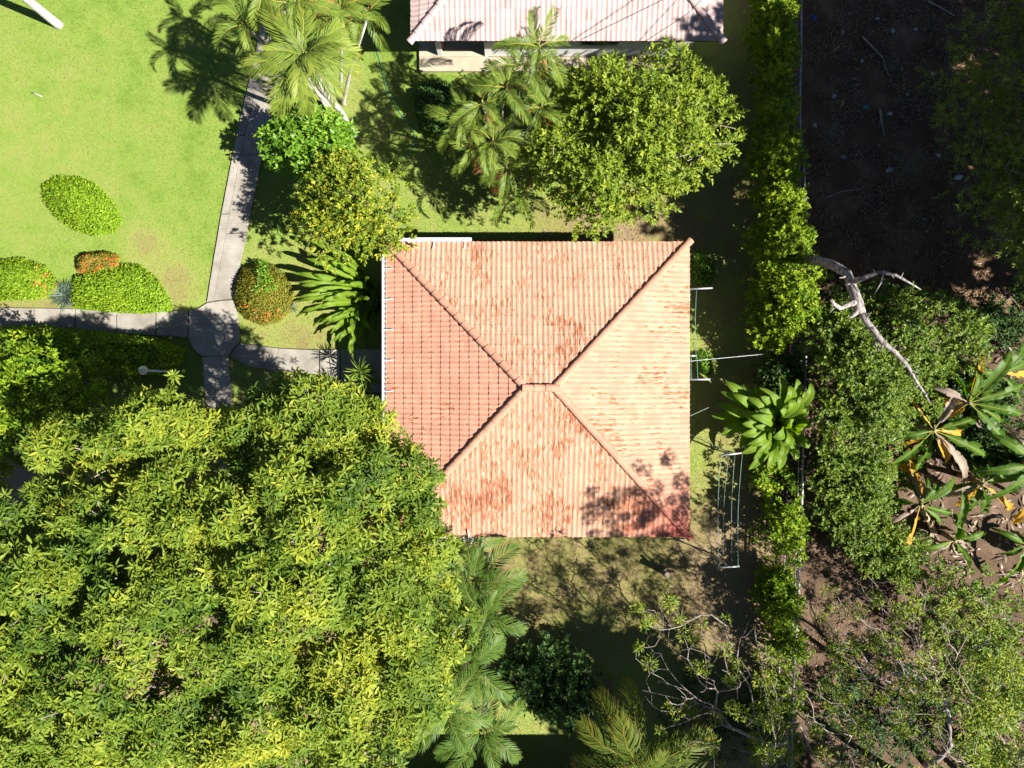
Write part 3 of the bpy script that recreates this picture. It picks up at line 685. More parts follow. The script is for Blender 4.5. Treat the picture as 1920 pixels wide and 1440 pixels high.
def broadleaf(name, label, cat, base, trunk_top, poly, he, ht, nl, r0, r1, ntw, lpt, tl, ll, lw, mat, seed, trunk_r=.16, bark='bark', gap=0.0,
              ntarget=60, flat=.5, keep=.75, tmean=.5, extra=None, group=None, skirt=0, up=.35, gscale=.8, tilt=1.0, nlimb=10):
    rng = np.random.default_rng(seed); root = thing(name, base, label, cat, group)
    c, r = lobes(poly, he, ht, nl, r0, r1, rng, flat, keep, .22)
    if skirt:
        c2 = np.repeat(c, skirt, 0); r2 = np.repeat(r, skirt); c2[:, 2] = rng.uniform(.25, 1, len(c2)) * (c2[:, 2] - .2) + .1; c2[:, :2] += rng.normal(0, .12, (len(c2), 2))
        c = np.concatenate([c, c2]); r = np.concatenate([r, r2])
    (v, f, t), tw = twig_cloud(c, r, ntw, lpt, tl, ll, lw, rng, up, gap=gap, tmean=tmean, gscale=gscale, tilt=tilt)
    add('crown', npmesh('crown', v, f, t), mat, root)
    b = Vector(base); tt = Vector(trunk_top)
    trunk = [b - Vector((0, 0, .1)), b.lerp(tt, .35) + Vector((rng.normal(0, .08), rng.normal(0, .08), 0)), b.lerp(tt, .7) + Vector((rng.normal(0, .08), rng.normal(0, .08), 0)), tt]
    tg = np.concatenate([c, tw[rng.choice(len(tw), min(ntarget, len(tw)), False)]])
    put_branches(root, grow(trunk, tg, rng), M[bark], nlimb, trunk_r)
    if extra:
        em, en, es, ename = extra
        w = r ** 2; idx = rng.choice(len(c), en, p=w / w.sum()); dd = nrm(rng.normal(0, 1, (en, 3)) + np.array([0, 0, .9]))
        p = c[idx] + dd * r[idx][:, None] * 1.02; g = []
        k = 5; P0 = np.repeat(p, k, 0) + rng.normal(0, es * .5, (en * k, 3))
        q = leaves(P0, rng.normal(0, 1, (en * k, 3)), np.array([0, 0, 1.0]) + rng.normal(0, .4, (en * k, 3)), np.full(en * k, es), np.full(en * k, es * .8), rng.uniform(0, 1, en * k))
        add(ename, npmesh(ename, *q), em, root, kind='stuff')
    return root

def dome_bush(name, label, cat, poly, h, nleaf, ll, lw, mat, seed, edge=None, rough=.075, group=None, flowers=None, flat_top=False, lump=0.12, core='dark'):
    """clipped or mounded shrub: leaves packed on a dome whose plan is the outline"""
    rng = np.random.default_rng(seed); poly = np.array(poly, float)
    cen = poly.mean(0); base = P(cen[0], cen[1], 0); root = thing(name, base, label, cat, group)
    e = edge or h * S / H * .9
    tq = sample_poly(poly, 400, rng); DM = edgedist(tq[:, 0], tq[:, 1], poly).max()
    def field(q):
        d = edgedist(q[:, 0], q[:, 1], poly); ee = min(e, DM)
        t = np.clip(d / ee, 0, 1); return t, np.sqrt(1 - (1 - t) ** 2)
    q = sample_poly(poly, nleaf, rng); t, pr = field(q)
    lum = np.array([noise.noise((a[0] * .035, a[1] * .035, seed)) for a in q]) * lump
    z = h * (pr * (.92 + .08 * t)) + lum * pr; z = z + rng.normal(0, rough, nleaf)
    z = np.maximum(z, .04); pos = PN(q[:, 0], q[:, 1], z)
    ns = int(nleaf * .45); A = poly; B = np.roll(poly, -1, 0); el = np.hypot(*(B - A).T); k = rng.choice(len(A), ns, p=el / el.sum())
    u = rng.uniform(0, 1, ns)[:, None]; w = A[k] * (1 - u) + B[k] * u; th = rng.uniform(.03, 1.57, ns)
    inw = (cen - w) / np.maximum(np.hypot(*(cen - w).T), 1)[:, None]; dm = edgedist(q[:, 0], q[:, 1], poly).max(); ee = min(e, dm)
    w = w + inw * (ee * (1 - np.cos(th)))[:, None]; zs = h * np.sin(th) * .93 + rng.normal(0, rough, ns); zs = np.maximum(zs, .03)
    q = np.concatenate([q, w]); t = np.concatenate([t, 1 - np.cos(th)]); pos = np.concatenate([pos, PN(w[:, 0], w[:, 1], zs)]); nleaf = len(q)
    out = np.stack([q[:, 0] - cen[0], -(q[:, 1] - cen[1]), np.zeros(nleaf)], -1); out = nrm(out)
    nn = nrm(out * (1 - t)[:, None] * 1.1 + np.array([0, 0, 1.0]) * (t + .25)[:, None] + rng.normal(0, .35, (nleaf, 3)))
    dd = nrm(rng.normal(0, 1, (nleaf, 3)) + nn * .4)
    v = leaves(pos, dd, nn, ll * rng.uniform(.7, 1.25, nleaf), lw * rng.uniform(.8, 1.2, nleaf), np.clip(rng.normal(.5, .2, nleaf), 0, 1))
    add('foliage', npmesh('foliage', *v), mat, root)
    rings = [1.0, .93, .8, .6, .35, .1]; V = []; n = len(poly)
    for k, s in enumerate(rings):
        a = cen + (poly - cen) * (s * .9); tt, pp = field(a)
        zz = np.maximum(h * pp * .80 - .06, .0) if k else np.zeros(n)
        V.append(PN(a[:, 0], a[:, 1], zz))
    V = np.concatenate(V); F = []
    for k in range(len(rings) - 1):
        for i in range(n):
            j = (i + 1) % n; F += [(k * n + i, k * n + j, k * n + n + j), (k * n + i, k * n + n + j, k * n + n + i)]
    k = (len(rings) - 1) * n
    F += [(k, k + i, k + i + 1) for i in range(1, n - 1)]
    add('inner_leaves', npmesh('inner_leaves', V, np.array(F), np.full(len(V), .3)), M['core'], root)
    if flowers:
        fm, fn, fs, fpoly = flowers
        q = sample_poly(fpoly if fpoly is not None else poly, fn, rng); q = q[inpoly(q[:, 0], q[:, 1], poly)]; t, pr = field(q); z = h * pr * (.92 + .08 * t) + .03; n2 = len(q); k = 8
        p = np.repeat(PN(q[:, 0], q[:, 1], z), k, 0) + rng.normal(0, fs * .55, (n2 * k, 3)) * np.array([1, 1, .4])
        w = leaves(p, rng.normal(0, 1, (n2 * k, 3)), np.array([0, 0, 1.0]) + rng.normal(0, .35, (n2 * k, 3)), np.full(n2 * k, fs), np.full(n2 * k, fs * .8), np.repeat(rng.uniform(0, 1, n2), k))
        add('flowers', npmesh('flowers', *w), fm, root, kind='stuff')
    return root

# ------------------------------------------------------------------ the big mango tree
def mango():
    rng = np.random.default_rng(11)
    poly = [(95, 885), (45, 850), (90, 790), (180, 785), (240, 735), (295, 695), (345, 735), (420, 740), (475, 692), (560, 705), (640, 725), (690, 755), (745, 752), (790, 790), (805, 845), (840, 870), (830, 925), (862, 945), (850, 1005), (885, 1060), (895, 1150), (885, 1230), (865, 1300), (820, 1350), (790, 1420), (770, 1500), (-60, 1500), (-80, 1010), (-20, 960), (40, 915)]
    base = (-7.9, -6.4, 0)
    root = thing('mango_tree', base, 'huge mango tree with whorled leaves filling the lower left, overhanging the salmon roof', 'tree')
    c, r = lobes(poly, 6.6, 9.7, 400, .42, .9, rng, .38, .62, .10)
    n = 36000; w = r ** 2; idx = rng.choice(len(c), n, p=w / w.sum())
    dirs = nrm(rng.normal(0, 1, (n, 3)) + np.array([0, 0, .75])); ok = dirs[:, 2] > -.25; dirs, idx = dirs[ok], idx[ok]
    p = c[idx] + dirs * (r[idx] * rng.uniform(.5, 1.02, len(idx)) ** .5)[:, None]
    # drop what is buried in other lumps, and leave shaded gaps
    bury = np.zeros(len(p), int)
    for ci, ri in zip(c, r): bury += (np.linalg.norm(p - ci, axis=1) < ri * .66)
    g = np.array([.7 * noise.noise(Vector(q) * .7) + .6 * noise.noise(Vector(q) * 1.9) for q in p])
    ok = (bury == 0) & (g > -.27); p, dirs = p[ok], dirs[ok]; n = len(p)
    qf = sample_poly(poly, 5200, rng); df = edgedist(qf[:, 0], qf[:, 1], np.array(poly)); qf = qf[df > 28]; zf = rng.uniform(5.0, 7.4, len(qf))
    p = np.concatenate([p, PN(qf[:, 0], qf[:, 1], zf)]); dirs = np.concatenate([dirs, nrm(rng.normal(0, .5, (len(qf), 3)) + np.array([0, 0, 1.0]))]); n = len(p)
    ax = nrm(dirs * .7 + np.array([0, 0, .9]) + rng.normal(0, .25, (n, 3)))
    # a few whorl shapes
    whorls = []
    for k in range(9):
        m = rng.integers(7, 12); az = np.arange(m) * 2.399 + rng.uniform(0, 6); el = np.radians(np.linspace(8, 62, m)[::-1] * rng.uniform(.7, 1.1, m))
        el = np.radians(np.linspace(rng.uniform(-35, -10), rng.uniform(35, 60), m)) + rng.normal(0, .16, m)
        d = np.stack([np.cos(az) * np.cos(el), np.sin(az) * np.cos(el), np.sin(el)], -1); L = rng.uniform(.15, .26, m) * np.where(el > .6, .75, 1)
        nn = np.stack([-np.cos(az) * np.sin(el), -np.sin(az) * np.sin(el), np.cos(el)], -1) + rng.normal(0, .15, (m, 3))
        whorls.append(leaves(d * .02, d, nn, L, L * rng.uniform(.24, .33, m), np.clip(rng.normal(0, .08, m), -.3, .3), LEAF6))
    wi = rng.integers(0, 9, n); sc = rng.uniform(.6, 1.15, n); spin = rng.uniform(0, 6.28, n)
    young = np.array([noise.noise(Vector(q) * .7 + Vector((5, 5, 5))) for q in p]); tn = np.clip(.48 + young * .6 + rng.normal(0, .15, n), 0, 1)
    s1 = nrm(np.cross(ax, np.array([.3, 1, .1]))); s2 = np.cross(ax, s1)
    order = np.argsort(-(p[:, 2])); G = Geo()
    vis = order[(p[order][:, 0] > -12.5) & (p[order][:, 1] > -9.4)][:300]; vs = set(vis.tolist())
    meshes = [[npmesh('leaf_whorl', w_[0], w_[1], np.clip(w_[2] + tt, 0, 1)) for tt in (.3, .5, .75)] for w_ in whorls]
    for a in meshes:
        for b in a: b.materials.append(M['mango'])
    for i in range(n):
        R3 = np.stack([s1[i] * math.cos(spin[i]) + s2[i] * math.sin(spin[i]), -s1[i] * math.sin(spin[i]) + s2[i] * math.cos(spin[i]), ax[i]], 1) * sc[i]
        if i in vs:
            Mx = Matrix([[*R3[0], p[i][0]], [*R3[1], p[i][1]], [*R3[2], p[i][2]], [0, 0, 0, 1]])
            add('leaf_whorl', meshes[wi[i]][0 if tn[i] < .4 else 1 if tn[i] < .62 else 2], None, root, M=Mx)
        else:
            w_ = whorls[wi[i]]; G.put(w_[0] @ R3.T + p[i], w_[1], np.clip(w_[2] + tn[i], 0, 1))
    add('crown', G.mesh('crown'), M['mango'], root, kind='stuff')
    trunk = [(-7.9, -6.4, -.1), (-7.95, -6.35, 1.0), (-7.8, -6.3, 2.0), (-7.85, -6.4, 2.8)]
    tg = np.concatenate([c, p[rng.choice(n, 260, False)]])
    put_branches(root, grow(trunk, tg, rng, .014, .6), M['greybark'], 22, .36)
mango()

# ------------------------------------------------------------------ other broadleaf trees
broadleaf('leafy_tree', 'broad light green leafy tree with bare twigs, south of the white wall', 'tree', P(1160, 330), P(1170, 300, 2.0),
          [(975, 290), (1000, 240), (1055, 220), (1040, 165), (1085, 110), (1130, 140), (1180, 125), (1235, 95), (1290, 125), (1340, 135), (1370, 185), (1378, 235), (1398, 275), (1372, 315), (1358, 350), (1300, 360), (1245, 385), (1205, 430), (1160, 410), (1120, 425), (1060, 420), (1035, 370), (995, 360), (975, 320)],
          3.0, 5.6, 85, .4, .85, 3800, 13, .34, .145, .062, M['light'], 21, .14, 'greybark', gap=.14, ntarget=420, gscale=.9, keep=.6, nlimb=24)
broadleaf('flowering_tree', 'yellow green tree with yellow blossom over the north west roof corner', 'tree', P(705, 410), P(690, 405, 1.6),
          [(583, 335), (620, 292), (690, 290), (745, 335), (775, 375), (765, 425), (775, 455), (745, 480), (700, 492), (620, 490), (575, 455), (550, 410), (568, 370)],
          2.5, 4.6, 42, .35, .7, 1500, 12, .28, .115, .062, M['yellow'], 22, .10, gap=.10, ntarget=60, keep=.6, extra=(M['yflower'], 130, .045, 'flowers'), nlimb=12, tmean=.30)
broadleaf('glossy_shrub', 'rounded shrub with large glossy green leaves beside the white palm trunk', 'shrub', P(598, 282), P(590, 276, 1.0),
          [(500, 240), (555, 208), (615, 222), (662, 258), (660, 312), (610, 340), (545, 335), (503, 290)],
          1.6, 3.0, 38, .3, .6, 900, 11, .26, .19, .09, M['glossy'], 23, .06, ntarget=30, keep=.55, nlimb=8)
broadleaf('round_leaf_tree', 'dark green bushy tree at left edge with sunlit yellow green tips', 'tree', P(95, 770), P(75, 775, 2.0),
          [(-80, 640), (60, 640), (115, 680), (200, 712), (240, 750), (205, 810), (110, 815), (60, 890), (-20, 930), (-80, 900)],
          2.6, 4.4, 45, .45, .8, 1700, 13, .32, .16, .06, M['hedge'], 24, .12, gap=.05, ntarget=50, keep=.55, nlimb=8, tmean=.45)
broadleaf('small_leaved_tree', 'dense small leaved green tree under the dead grey branch', 'tree', P(1590, 760), P(1610, 750, 1.4),
          [(1490, 570), (1560, 530), (1640, 510), (1700, 550), (1780, 560), (1835, 610), (1860, 645), (1800, 695), (1745, 725), (1745, 795), (1695, 805), (1680, 850), (1660, 900), (1640, 960), (1600, 950), (1550, 930), (1530, 860), (1545, 800), (1525, 760), (1500, 700), (1505, 640)],
          1.5, 3.3, 130, .35, .75, 7000, 14, .28, .10, .055, M['smallleaf'], 25, .12, gap=.17, gscale=1.2, ntarget=90, keep=.6, nlimb=12, tmean=.42)
broadleaf('small_leaved_shrub', 'low small leaved shrub between the steel fence and the yellow banana leaves', 'shrub', P(1590, 985), P(1600, 985, .8),
          [(1530, 830), (1610, 850), (1680, 900), (1690, 985), (1740, 1030), (1745, 1065), (1690, 1080), (1640, 1065), (1570, 1040), (1530, 990), (1525, 930)],
          1.0, 2.2, 70, .3, .6, 3400, 13, .26, .10, .055, M['smallleaf'], 26, .07, gap=.17, gscale=1.2, ntarget=50, keep=.6, nlimb=8, tmean=.4)
broadleaf('feathery_tree', 'dark feathery tree standing in shade along the top right edge', 'tree', P(1850, 260), P(1880, 250, 2.6),
          [(1740, 40), (1800, 10), (1850, -40), (2050, -60), (2080, 560), (1960, 545), (1870, 535), (1850, 450), (1800, 400), (1790, 300), (1770, 200), (1745, 120)],
          3.6, 6.0, 80, .45, .95, 3600, 18, .45, .12, .026, M['smallleaf'], 27, .16, gap=.2, ntarget=120, keep=.5, nlimb=14, tmean=.7)
broadleaf('shaded_shrub', 'dark shaded shrub near the black roof shadow at the bottom', 'shrub', P(1050, 1262), P(1060, 1275, .8),
          [(940, 1250), (1005, 1205), (1090, 1210), (1140, 1255), (1130, 1315), (1070, 1350), (1010, 1330), (935, 1300)],
          1.0, 2.2, 34, .3, .6, 1000, 12, .3, .15, .075, M['dark'], 28, .07, gap=.1, ntarget=40, keep=.5, nlimb=8)
broadleaf('leafy_tree', 'dense green sapling behind the banana plants at lower right', 'tree', P(1760, 1130), P(1780, 1150, 1.4),
          [(1700, 1100), (1760, 1060), (1840, 1065), (1900, 1100), (1960, 1150), (1960, 1260), (1880, 1300), (1800, 1290), (1730, 1220), (1700, 1160)],
          1.2, 3.0, 50, .3, .6, 1000, 13, .3, .12, .055, M['smallleaf'], 29, .08, gap=.24, ntarget=50, keep=.55, nlimb=8, tmean=.4)

# tall trees just outside the right edge whose shade lies over the dirt yard
def ring_poly(px, py, rx, ry, n=14, seed=1):
    rr = np.random.default_rng(seed); return [(px + rx * rr.uniform(.82, 1.1) * math.cos(a), py + ry * rr.uniform(.82, 1.1) * math.sin(a)) for a in np.linspace(0, 2 * math.pi, n, False)]
for k, (x, y, z0, z1, rad, sd) in enumerate([(21.5, 4.4, 6.5, 10.5, 4.2, 41), (19.4, 7.2, 8.0, 12, 4.8, 42), (26.0, 4.0, 8, 13, 4.5, 43), (20.8, 16.2, 7.5, 11.5, 4.6, 44), (26, 12, 8, 13, 4.6, 45), (13.6, -16.2, 7.0, 10.0, 3.4, 46)]):
    zc = (z0 + z1) / 2; q = S / (H - zc); cx, cy = 960 + x * q, 720 - y * q
    broadleaf('shade_tree', ['tall shade tree off the right edge, nearest the banana plants', 'tall shade tree off the right edge, level with the feathery tree', 'tallest shade tree, farthest off the right edge', 'tall shade tree off the top right corner, nearer the yard', 'tall shade tree off the top right corner, farther out', 'tall shade tree just off the bottom right corner'][k],
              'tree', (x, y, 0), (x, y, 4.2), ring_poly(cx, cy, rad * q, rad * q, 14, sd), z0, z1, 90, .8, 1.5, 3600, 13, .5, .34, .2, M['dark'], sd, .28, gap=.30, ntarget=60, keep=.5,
              group='tall shade trees beyond the frame', nlimb=10)

broadleaf('undergrowth', 'dark leafy undergrowth between the banana stems', 'shrub', P(1830, 800), P(1835, 800, .4),
          [(1740, 740), (1800, 700), (1900, 720), (1950, 800), (1940, 880), (1850, 890), (1780, 850), (1730, 800)],
          .4, 1.1, 80, .2, .45, 2600, 11, .26, .18, .06, M['dark'], 30, .03, gap=.08, ntarget=20, keep=.5, nlimb=4)
broadleaf('undergrowth', 'dark weedy undergrowth at the right edge between feathery tree and bananas', 'shrub', P(1870, 585), P(1870, 585, .3),
          [(1800, 560), (1850, 530), (1960, 520), (1970, 650), (1880, 660), (1830, 610)],
          .3, 1.0, 50, .2, .4, 800, 11, .26, .15, .05, M['dark'], 34, .03, gap=.2, ntarget=30, keep=.4, nlimb=5, gscale=.9)
broadleaf('undergrowth', 'low green undergrowth beneath the twiggy trees near the bottom edge', 'shrub', P(1640, 1330), P(1640, 1330, .3),
          [(1540, 1230), (1640, 1200), (1760, 1240), (1790, 1330), (1740, 1420), (1640, 1470), (1540, 1440), (1520, 1330)],
          .3, 1.2, 70, .18, .45, 900, 11, .26, .13, .055, M['dark'], 31, .03, gap=.34, ntarget=40, keep=.4, nlimb=5, tmean=.35, gscale=.9)
broadleaf('undergrowth', 'thicker green undergrowth beneath the twigs in the bottom right corner', 'shrub', P(1850, 1330), P(1850, 1330, .3),
          [(1760, 1180), (1860, 1170), (1960, 1220), (1980, 1400), (1940, 1480), (1800, 1480), (1770, 1380), (1780, 1270)],
          .4, 1.5, 80, .2, .5, 1300, 11, .26, .13, .055, M['smallleaf'], 32, .03, gap=.3, ntarget=40, keep=.4, nlimb=5, tmean=.3, gscale=.9)
broadleaf('undergrowth', 'dim green undergrowth on the lawn left of the fence at the bottom edge', 'shrub', P(1330, 1360), P(1330, 1360, .3),
          [(1230, 1260), (1330, 1230), (1410, 1280), (1420, 1400), (1380, 1470), (1260, 1470), (1220, 1380)],
          .3, 1.1, 60, .18, .42, 650, 11, .24, .12, .05, M['dark'], 33, .03, gap=.34, ntarget=40, keep=.4, nlimb=5, tmean=.3, gscale=.9)
# hedge shrubs along the fence
for k, (pl, hh, lab, n) in enumerate([
    ([(1430, -60), (1500, -60), (1502, 60), (1500, 150), (1502, 240), (1430, 240), (1425, 160), (1440, 100), (1412, 40)], 2.7, 'tall hedge shrub along the fence at the top edge of the picture', 1000),
    ([(1420, 235), (1505, 230), (1525, 275), (1515, 345), (1428, 355), (1418, 290)], 2.9, 'hedge shrub bulging through the fence, next above the brightest one', 600),
    ([(1428, 345), (1512, 338), (1535, 420), (1540, 470), (1500, 500), (1425, 500), (1420, 420)], 3.0, 'brightest yellow green hedge shrub beside the base of the dead branch', 760),
    ([(1425, 490), (1530, 470), (1590, 515), (1575, 590), (1510, 625), (1490, 665), (1430, 660), (1412, 560)], 2.9, 'broad hedge shrub where the dead branch leaves the fence', 900)]):
    pl = [(1466 + (x - 1466) * .76, y) for x, y in pl]; cx = sum(p[0] for p in pl) / len(pl); cy = sum(p[1] for p in pl) / len(pl)
    broadleaf('hedge_shrub', lab, 'shrub', P(min(cx, 1465) * .94 + 960 * .06, cy, 0), P(min(cx, 1470), cy, 1.2), pl, hh * .7, hh, 54, .18, .36, int(n * 2.6), 13, .2, .115, .062, M['hedge'], 50 + k, .05,
              ntarget=30, keep=.95, group='hedge along the fence', nlimb=6, tmean=.6, skirt=2, gap=.12, gscale=1.3)
for k, (pl, hh, lab) in enumerate([
    ([(1450, 925), (1500, 925), (1515, 1000), (1500, 1075), (1450, 1055), (1440, 990)], 1.9, 'narrow bright shrub on the fence right of the wire clothesline'),
    ([(1442, 1120), (1500, 1110), (1512, 1200), (1490, 1260), (1440, 1225)], 1.8, 'small fence shrub between bare fence rails and the twiggy tree'),
    ([(1425, 665), (1505, 660), (1510, 720), (1500, 745), (1430, 730)], 1.5, 'dark low hedge shrub in shade above the broad paddle leaves'),
    ([(1432, 870), (1490, 885), (1500, 925), (1440, 935), (1425, 900)], 1.3, 'dim shrub on the fence just below the broad paddle leaves'),
    ([(1425, 1060), (1478, 1065), (1490, 1120), (1430, 1130), (1415, 1090)], 1.2, 'dim shrub left of the bare fence rails below the clothesline'),
    ([(1425, 1240), (1500, 1250), (1510, 1340), (1495, 1440), (1420, 1440), (1405, 1330)], 1.6, 'dim fence shrub under the twigs at the bottom edge')]):
    cx = sum(p[0] for p in pl) / len(pl); cy = sum(p[1] for p in pl) / len(pl)
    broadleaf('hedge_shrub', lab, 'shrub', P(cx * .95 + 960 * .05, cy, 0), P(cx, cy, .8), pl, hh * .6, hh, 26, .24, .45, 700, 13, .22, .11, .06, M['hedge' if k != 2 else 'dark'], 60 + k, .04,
              ntarget=24, keep=.8, gap=.1, group='hedge along the fence', nlimb=5, tmean=.5, skirt=1)

# ------------------------------------------------------------------ clipped shrubs and beds
dome_bush('clipped_shrub', 'oval clipped bright green shrub alone on the lawn', 'shrub', [(82, 345), (110, 330), (150, 333), (185, 350), (215, 385), (228, 415), (215, 435), (180, 442), (140, 430), (105, 405), (82, 375)], .95, 5200, .105, .05, M['clip'], 71)
dome_bush('clipped_shrub', 'long clipped green shrub between concrete path and orange bloom', 'shrub', [(132, 555), (140, 520), (175, 505), (225, 495), (262, 498), (295, 525), (318, 560), (322, 582), (270, 587), (200, 584), (140, 577)], .9, 6500, .095, .055, M['clip'], 72)
dome_bush('ixora_hedge', 'small block of orange flowering hedge behind the long clipped shrub', 'shrub', [(145, 485), (160, 476), (205, 473), (224, 480), (224, 500), (190, 508), (150, 512), (145, 500)], .8, 1500, .07, .035, M['ixora'], 73, edge=9, flowers=(M['flower'], 75, .055, None))
dome_bush('leafy_shrub', 'green shrub at left edge with orange flowers on its right end', 'shrub', [(-60, 500), (0, 488), (40, 484), (85, 500), (108, 530), (108, 550), (70, 560), (0, 563), (-60, 562)], .85, 5200, .10, .05, M['clip'], 74, lump=.2, flowers=(M['flower'], 36, .065, [(62, 500), (112, 505), (115, 560), (60, 562)]))
dome_bush('round_shrub', 'round ball shrub of green and orange flowering leaves beside the path', 'shrub', [(440, 560), (441, 530), (455, 505), (482, 490), (515, 497), (540, 520), (551, 550), (545, 580), (525, 602), (495, 611), (465, 600), (448, 582)], 1.15, 6500, .065, .034, M['ixora'], 75, flowers=(M['flower'], 30, .05, [(450, 570), (520, 580), (545, 560), (540, 600), (470, 605)]))
# the greener plant growing through the top of the ball
dome_bush('climbing_shrub', 'bright green plant growing out of the top of the round orange ball shrub', 'shrub', [(478, 490), (497, 488), (512, 510), (530, 530), (528, 548), (512, 565), (490, 560), (470, 565), (462, 545), (470, 530), (475, 510)], 1.24, 650, .11, .055, M['glossy'], 76, rough=.09, core='glossy')
dome_bush('dark_hedge', 'dark hedge in tree shade along the lower side of the path', 'hedge', [(-80, 622), (20, 613), (90, 611), (180, 622), (300, 636), (345, 655), (342, 682), (310, 700), (200, 705), (60, 700), (-80, 690)], 1.6, 9500, .12, .06, M['hedge'], 77, lump=.35, rough=.1)
dome_bush('dark_shrub', 'dark shaded round shrub left of the palm clump by the white house', 'shrub', [(778, 200), (785, 165), (815, 148), (848, 160), (858, 200), (852, 240), (820, 255), (790, 240)], 1.2, 2600, .12, .06, M['dark'], 78, lump=.3, rough=.09)
dome_bush('low_shrub', 'small low shrub by the east roof edge near the short clothes rack', 'shrub', [(1300, 668), (1318, 655), (1335, 665), (1340, 690), (1325, 702), (1305, 698)], .35, 700, .08, .045, M['glossy'], 79, rough=.08)
dome_bush('weed_patch', 'weedy green tuft at the north east roof corner', 'plants', [(1300, 470), (1330, 480), (1342, 510), (1325, 540), (1303, 535), (1296, 500)], .28, 900, .08, .045, M['glossy'], 80, rough=.1)
dome_bush('flowering_shrub', 'yellow green shrub with pink flowers in the bottom left corner', 'shrub', [(-60, 1375), (0, 1370), (50, 1385), (90, 1420), (110, 1480), (-60, 1480)], 6.3, 0 + 2200, .17, .055, M['yellow'], 81, edge=60, lump=.8, rough=.25, flowers=(M['pink'], 30, .10, None))

# spiky tufts
def tuft(name, label, cat, c, n, L, W, mat, seed, el0=10, el1=75, tpl=LEAF8, stem_h=0.0):
    rng = np.random.default_rng(seed); root = thing(name, (c.x, c.y, 0), label, cat)
    az = rng.uniform(0, 6.28, n); el = np.radians(rng.uniform(el0, el1, n))
    d = np.stack([np.cos(az) * np.cos(el), np.sin(az) * np.cos(el), np.sin(el)], -1); nn = np.stack([-np.cos(az) * np.sin(el), -np.sin(az) * np.sin(el), np.cos(el)], -1)
    q = leaves(np.array(c)[None] + d * .03, d, nn, L * rng.uniform(.75, 1.15, n), np.full(n, W), np.clip(rng.normal(.5, .2, n), 0, 1), tpl)
    add('foliage', npmesh('foliage', *q), mat, root)
    if c.z > .1: tube('stem', [(c.x, c.y, -.05), (c.x + .02, c.y, c.z * .5), tuple(c)], [.05, .04, .035], M['greybark'], root)
    return root
tuft('grass_tuft', 'blue grey spiky tuft between the orange flowered shrub and long clipped shrub', 'plant', P(127, 556, .08), 150, .62, .022, M['blue'], 90, 5, 80)
tuft('grass_tuft', 'tiny blue grey tuft at the right foot of the round ball shrub', 'plant', P(552, 578, .05), 40, .25, .018, M['blue'], 91, 5, 80)
for k, (x, y, h, lab) in enumerate([(676, 697, 1.9, 'spiky rosette plant by the house entry, topmost of three'), (690, 715, 1.6, 'spiky rosette plant by the house entry, middle one nearest the gutter'), (672, 738, 1.7, 'spiky rosette plant by the house entry, lowest of three')]):
    t_ = tuft('spiky_plant', lab, 'plant', P(x, y, h), 46, .52, .034, M['paddle'], 92 + k, -25, 80); t_['group'] = 'spiky plants by the entry'
tuft('red_cordyline', 'red leaved plant between the palms on the south lawn', 'plant', P(938, 1108, .5), 40, .55, .05, M['red'], 96, -5, 75)

# ------------------------------------------------------------------ palms
def frond_mesh(L, pairs, ll, lw, arch, vee, sweep, droop, seed, yellow=0.0):
    rng = np.random.default_rng(seed); m = 12; ts = np.linspace(0, 1, m); a = -arch * ts ** 1.25
    dx = np.cos(a); dz = np.sin(a); st = L / (m - 1)
    X = np.concatenate([[0], np.cumsum(dx[:-1] * st)]); Z = np.concatenate([[0], np.cumsum(dz[:-1] * st)]); Y = np.cumsum(rng.normal(0, .012, m)) * L
    g = Geo()
    V, F = tube_vf(np.stack([X, Y, Z], -1), np.linspace(.026, .006, m), 4, False); g.put(V, F, np.full(len(V), .85))
    t = np.linspace(.14, .99, pairs)
    for side in (-1, 1):
        tt = np.clip(t + rng.normal(0, .004, pairs), 0, 1)
        p = np.stack([np.interp(tt, ts, X), np.interp(tt, ts, Y), np.interp(tt, ts, Z)], -1); an = np.interp(tt, ts, a)
        f = np.stack([np.cos(an), np.zeros(pairs), np.sin(an)], -1); u = np.stack([-np.sin(an), np.zeros(pairs), np.cos(an)], -1); s = np.array([0, side * 1.0, 0])[None]
        sw = np.radians(sweep + 25 * tt) + rng.normal(0, .07, pairs); ve = np.radians(vee) + rng.normal(0, .10, pairs)
        d = f * np.sin(sw)[:, None] + (s * np.cos(ve)[:, None] + u * np.sin(ve)[:, None]) * np.cos(sw)[:, None]
        ln = ll * np.clip(np.sin(np.pi * (.16 + .80 * tt)), .12, 1) ** .7 * rng.uniform(.85, 1.08, pairs)
        nn = nrm(np.cross(d, f)) * (1 if side < 0 else -1); nn = np.where(nn[:, 2:3] < 0, -nn, nn)
        w = nrm(np.cross(nn, d)) * lw
        dn = np.array([0, 0, -1.0]); mid = p + d * (ln * .5)[:, None] + dn * (ln * droop * .18)[:, None]; tip = p + d * (ln * .9)[:, None] + dn * (ln * droop * .75)[:, None]
        v = np.stack([p - w * .35, p + w * .35, mid - w, mid + w, tip], 1).reshape(-1, 3)
        fc = (np.array([(0, 1, 3), (0, 3, 2), (2, 3, 4)])[None] + (np.arange(pairs) * 5)[:, None, None]).reshape(-1, 3)
        tn = np.clip(rng.normal(.38, .10, pairs) + yellow * tt, 0, 1); tv = np.repeat(tn, 5); tv[4::5] += .18
        g.put(v, fc, np.clip(tv, 0, 1))
    return g.mesh('frond')
FR = {}
def fronds(kind, mat, n, seed, **kw):
    out = []
    for k in range(n):
        me = frond_mesh(seed=seed + k, **kw); me.materials.append(M[mat]); out.append(me)
    FR[kind] = out
fronds('areca', 'palm', 4, 100, L=1.9, pairs=38, ll=.47, lw=.018, arch=2.15, vee=34, sweep=30, droop=.4)
